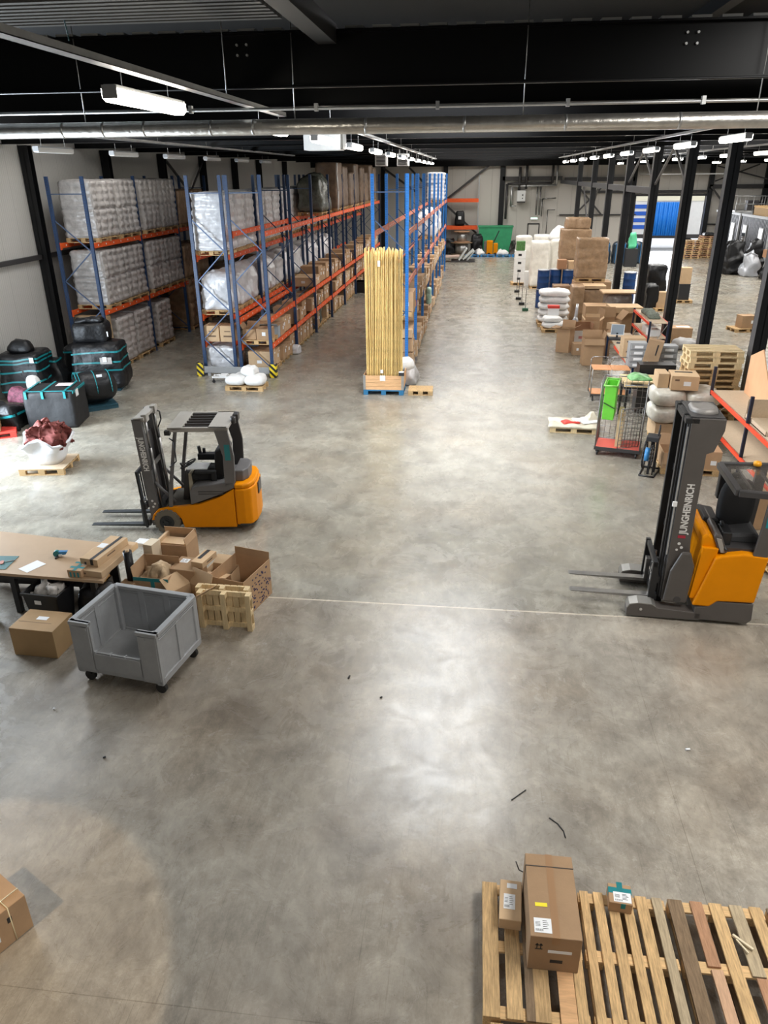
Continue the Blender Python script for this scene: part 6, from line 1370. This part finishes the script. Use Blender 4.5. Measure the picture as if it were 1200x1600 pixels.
for i in range(3):
    t = thing('strapped_bundle', '%s dark bundle with blue straps from the left, far hall' % ORD[i], 'wrapped bundle', (9.3+1.15*i,59.0,0)); lump(1.0,1.0,1.45,180+i,.1,.08,8,.1).build('film_wrap', mat('blue_black_film', (.015,.03,.05), .3, bump=(5,.6)), t)
    for x in (-.3,0,.3): MB().box(x-.03,x+.03,-.56,-.53,.05,1.4).build('strap', cablue, t)
t = thing('light_green_bag', 'light green plastic bag on the far dark bundles', 'bag', (10.9,56.8,1.35)); lump(.5,.4,1.1,184,.2,.1,10).build('bag', mat('mint_bag', (.12,.60,.32), .4), t, (0,0,-.2)); MB().box(-.4,.4,-.4,.4,-1.35,-.15).build('dark_box', ink, t)
for i, (x, y, n) in enumerate(((16.5,62.8,9),(17.8,63.2,11))):
    for k in range(n): pallet('%s pallet from the floor, %s far stack right of the dock door' % (ORD[k], ('left','right')[i]), (x+R.uniform(-.04,.04),y,.1445*k), R.uniform(-.03,.03), 1.2, 1.0, 'far stacks of pallets', wd=woodrd if k % 3 == 1 else wood)
tag(lump(1.0,.8,.2,186,.2,.1,10).build('black_sheet', film, None, (17.8,63.2,1.6)), 'black film on top of the right far pallet stack', 'plastic film')
for i, (x, y, w_, h) in enumerate(((16.6,52.7,1.3,1.9),(17.9,52.9,1.1,2.0),(19.0,50.5,1.5,1.7),(18.0,49.9,.9,.8),(20.2,49.5,1.2,2.2))):
    t = thing('black_wrapped_stack', '%s black film heap from the left before the dark cabins' % ORD[i], 'wrapped bundle', (x,y,0)); lump(w_,1.1,h,190+i,.35,.20,8,.1).build('film_wrap', film, t)
t = thing('silver_film_heap', 'shiny silvery film heap among the black heaps at far right', 'wrapped bundle', (17.3,51.6,0)); lump(1.0,.9,1.5,196,.6,.2,9).build('film_wrap', mat('silvery_film', (.40,.42,.46), .15, bump=(9,.8), spec=.9), t)
wcart('reddish box on a post at far right', .9,.7,.45,(18.3,50.9,1.2), m=mat('cardboard_red_brown', (.36,.19,.10), .8)); wcart('tan carton holding up the reddish box at far right', .4,.4,1.2,(18.3,50.9,0), m=cardl)
pallet('pallet with small cartons at far right before the heaps', (17.9,48.2,0), .3, 1.1, .8); wcart('tan carton on the far right pallet before the heaps', .55,.5,.5,(17.9,48.2,.144), m=cardl)
# dark corrugated cabins
corr = mat('cabin_dark_grey', (.085,.09,.10), .5)
def cabin(label, y0, y1, wins):
    t = thing('site_cabin', label, 'cabin', (19.2+ (61-y0)*.0, y0, 0)); L_ = y1-y0; q = MB(); q.box(.05,5,0,L_,0,3.25)
    k = 0
    while k < L_-.1: q.box(0,.05,k,k+.13,.1,3.15); k += .26
    k = .1
    while k < 4.9: q.box(k,k+.13,-.05,0,.1,3.15); k += .26
    q.build('corrugated_wall', corr, t); MB().box(-.05,5,-.08,L_+.03,3.15,3.3).build('roof_edge', bingrey, t); MB().box(-.06,.06,-.08,.06,0,3.2).build('corner_post', bingrey, t)
    for a, b in wins:
        f = MB().box(-.05,.03,a-.08,b+.08,.85,2.6).build('window', bingrey, t); MB().box(-.06,-.045,a,b,.93,2.52).build('pane', glass, f)
cabin('nearer dark corrugated cabin with tall windows at far right', 54.6,60.6,[(1.2,1.9),(4.6,5.3)]); cabin('farther dark corrugated cabin near the back wall', 61.0,67.0,[(1.0,1.7),(4.2,4.8)])
t = thing('work_platform', 'grey railed work platform on the farther cabin roof', 'platform', (20.2,62.8,3.3)); grid(MB(), (-.9,0,0),(2.4,0,0),(0,0,1.1),4,2,.02,.03).box(-.9,1.5,0,1.2,0,.1).build('railing', galv, t); grid(MB(), (-.9,1.2,0),(2.4,0,0),(0,0,1.1),4,2,.02,.03).build('rear_railing', galv, t); MB().box(0,.8,.3,.8,.1,.8).build('machine_box', greyd, t)
t = thing('timber_frame', 'timber frame with dark blue sheet on the nearer cabin roof', 'timber frame', (20.6,57,3.3)); MB().box(-1.2,2.5,-2.2,-2.05,0,.12).box(-1.2,2.5,2.0,2.15,0,.6).box(-1.2,-1.05,-2.2,2.15,0,.5).build('timbers', wood, t); lump(3,3.6,.4,199,.1,.1,4).build('blue_sheet', mat('navy_sheet', (.02,.03,.09), .4, bump=(6,.5)), t, (.6,0,0))
# lorry outside the dock door
t = thing('lorry', 'white and blue curtain sided lorry trailer outside the open dock door', 'lorry', (12.2, 72.5, -.25))
MB().box(-2,9,0,2.5,1.15,4.6).build('trailer_box', white, t); MB().box(-2,9,-.06,0,4.05,4.55).build('top_band', mat('cream_band', (.80,.76,.60), .5), t)
for i in range(4): MB().box(-2,3.3,-.05,0,1.75+i*.56,2.07+i*.56).build('blue_stripe', mat('lorry_blue', (.015,.10,.50), .5), t)
q = MB(); n = 60; vs = []
for j, z in enumerate((1.2,3.95)):
    for i in range(n+1): vs.append((3.2+2.35*i/n, -.14+.05*math.sin(i*1.3)+.03*math.sin(i*.7), z))
q.add(vs, [(i,i+1,n+2+i,n+1+i) for i in range(n)], 0, True); o = q.build('curtain', mat('curtain_blue', (.01,.22,.75), .45), t); s_ = o.modifiers.new('solid', 'SOLIDIFY'); s_.thickness = .02
MB().box(-2,9,.2,2.3,.95,1.15).box(-2,9,-.02,.02,1.0,1.3).build('chassis', greyd, t)
for x in (-1.2,.2,6.5,7.8): MB().cyl((x,.1,.5),(x,.45,.5),.5,n=20).build('wheel', rubber, t)
# ------------------------------------------------------------------ against the back wall
t = thing('pallet_rack', 'short orange beamed rack against the back wall', 'pallet rack', (-2.65,66.4,0))
for x in (0,2.7):
    for y in (0,.9): MB().box(x-.04,x+.04,y-.04,y+.04,0,6.0 if x else 4.4).build('upright', bingrey if x else blue, t)
for z in (2.0,4.1):
    for y in (0,.9): MB().box(0,2.7,y-.05,y+.05,z-.15,z+.12).build('beam', orange, t)
t = thing('black_machine_box', 'black box with white label on the lower beam of the back wall rack', 'box', (-1.45,66.9,2.12)); lump(.8,.7,1.15,201,.15,.05,8).build('box_body', film, t); MB().box(-.12,.12,-.42,-.38,.5,.75).build('paper_label', paper, t)
def reel_(label, x, y, z, r, h, m=galv, fl_=wooddk):
    t = thing('cable_drum', label, 'cable drum', (x,y,z)); MB().cyl((0,0,.06),(0,0,h-.06),r*.6,n=20).build('winding', m, t); MB().cyl((0,0,0),(0,0,.06),r,n=20).build('flange', fl_, t); MB().cyl((0,0,h-.06),(0,0,h),r,n=20).build('flange', fl_, t)
reel_('large wooden cable drum on the floor under the back wall rack', -1.2,65.2,0,.9,.95); reel_('smaller cable drum stacked on the large one', -1.2,65.2,.95,.65,.85, galv, woodrd)
for i, (x, h) in enumerate(((-2.2,1.2),(.05,1.6))): t = thing('black_coil', 'black coil bundle %s of the cable drums' % ('left','right')[i], 'coil', (x,65.6,0)); lump(1.0,1.0,h,203+i,.2,.15,8).build('coil', film, t)
t = thing('green_skip', 'green sheet metal skip against the back wall', 'skip', (1.55,66.4,0)); MB().prism([(-1.2,.0),(1.2,.0),(1.4,2.1),(-1.4,2.1)], -.6, .6).build('skip_body', green, t); MB().box(-1.45,1.45,-.65,.65,2.05,2.15).build('rim', green, t); MB().box(-.9,-.3,-.75,-.6,0,1.0).build('grey_box', metal, t)
t = thing('floor_scrubber', 'orange yellow cleaning machine with black lever before the green skip', 'machine', (1.25,64.3,0)); MB().box(-.4,.1,-.3,.3,.1,1.15).box(.15,.5,-.25,.25,.1,.95).build('tank', yellow, t, bev=.05); MB().bar((.15,0,1.0),(.55,0,1.9),.08).build('lever', black, t); MB().cyl((-.2,-.35,.12),(-.2,.35,.12),.12).cyl((.3,-.3,.12),(.3,.3,.12),.12).build('wheel', rubber, t)
for i in range(4): t = thing('blue_pallet', '%s low blue pallet from the left before the green skip' % ORD[i], 'pallet', (-.3+1.25*i,63.3,0)); pallet_parts(t, 1.15, .8, cablue, cablue, cablue)
for i, (x, w_) in enumerate(((.35,.8),(2.1,.9),(3.0,.5))): tag(lump(w_,.6,.4,206+i,.4,.15,12).build('white_film_pile', bagw, None, (x if i < 2 else 3.35,63.3 if i < 2 else 63.3,.15)), '%s pale film pile on the low blue pallets at the back' % ORD[i], 'plastic film')
t = thing('dark_machinery', 'dark cluttered machine parts right of the green skip', 'machinery', (3.3,64.9,0)); lump(1.2,.9,1.2,210,.4,.25,9).build('parts', mat('oily_parts', (.05,.045,.04), .5, var=(14,.6)), t)
t = thing('broken_white_panels', 'pile of broken pale panels on the floor beyond the racks', 'panels', (-.95,59.6,0))
pm = mat('pale_panel', (.52,.54,.52), .6, var=(8,.2))
MB().box(-.9,.9,-.6,.6,.0,.12).build('dark_base', greyd, t); MB().bar((-1.4,0,.35),(-.3,0,.4),1.0,.1).build('panel', mat('pinkish_panel', (.55,.40,.33), .7), t)
for p, q_ in (((-.3,0,.15),(.25,0,.95)),((.0,0,.2),(.75,0,.85)),((.3,.2,.1),(.8,.2,.75))): MB().bar(p, q_, 1.1, .12).build('panel', pm, t)
# boiler and pipes on the back wall
t = thing('boiler', 'white wall mounted boiler with pipework on the back wall', 'boiler', (3.55,67.6,3.95)); MB().box(-.36,.36,-.25,.25,0,.85).build('casing', white, t, bev=.06); MB().cyl((.1,-.26,.5),(.1,-.27,.5),.06).cyl((.1,-.26,.25),(.1,-.27,.25),.05).build('dial', ink, t)
MB().box(-.33,.33,-.2,.2,-.10,0).build('lower_housing', greyd, t); MB().cyl((-.2,0,.85),(-.2,0,2.6),.11).cyl((.35,0,.95),(.35,0,2.8),.10).build('flue', greyd, t)
t = thing('pipework', 'grey pipes running around the boiler on the back wall', 'pipes', (0,67.6,0))
MB().tube([(2.35,0,2.6),(2.35,0,5.3),(4.0,0,5.35),(6.0,0,5.35),(6.0,0,6.7)], .10).build('duct_pipe', greyd, t); MB().tube([(2.75,0,3.6),(2.75,0,5.1),(6.35,0,5.2),(6.35,0,6.7)], .09).tube([(3.2,0,3.6),(2.7,0,3.6)], .06).build('silver_pipe', galv, t)
MB().tube([(4.85,0,2.9),(4.85,0,5.1)], .07).tube([(5.1,0,2.9),(5.1,0,5.1)], .07).tube([(5.3,0,2.8),(5.3,0,4.15),(6.4,0,4.2)], .06).tube([(5.8,0,1.2),(5.8,0,3.3),(6.4,0,3.3)], .05).build('riser', metal, t)
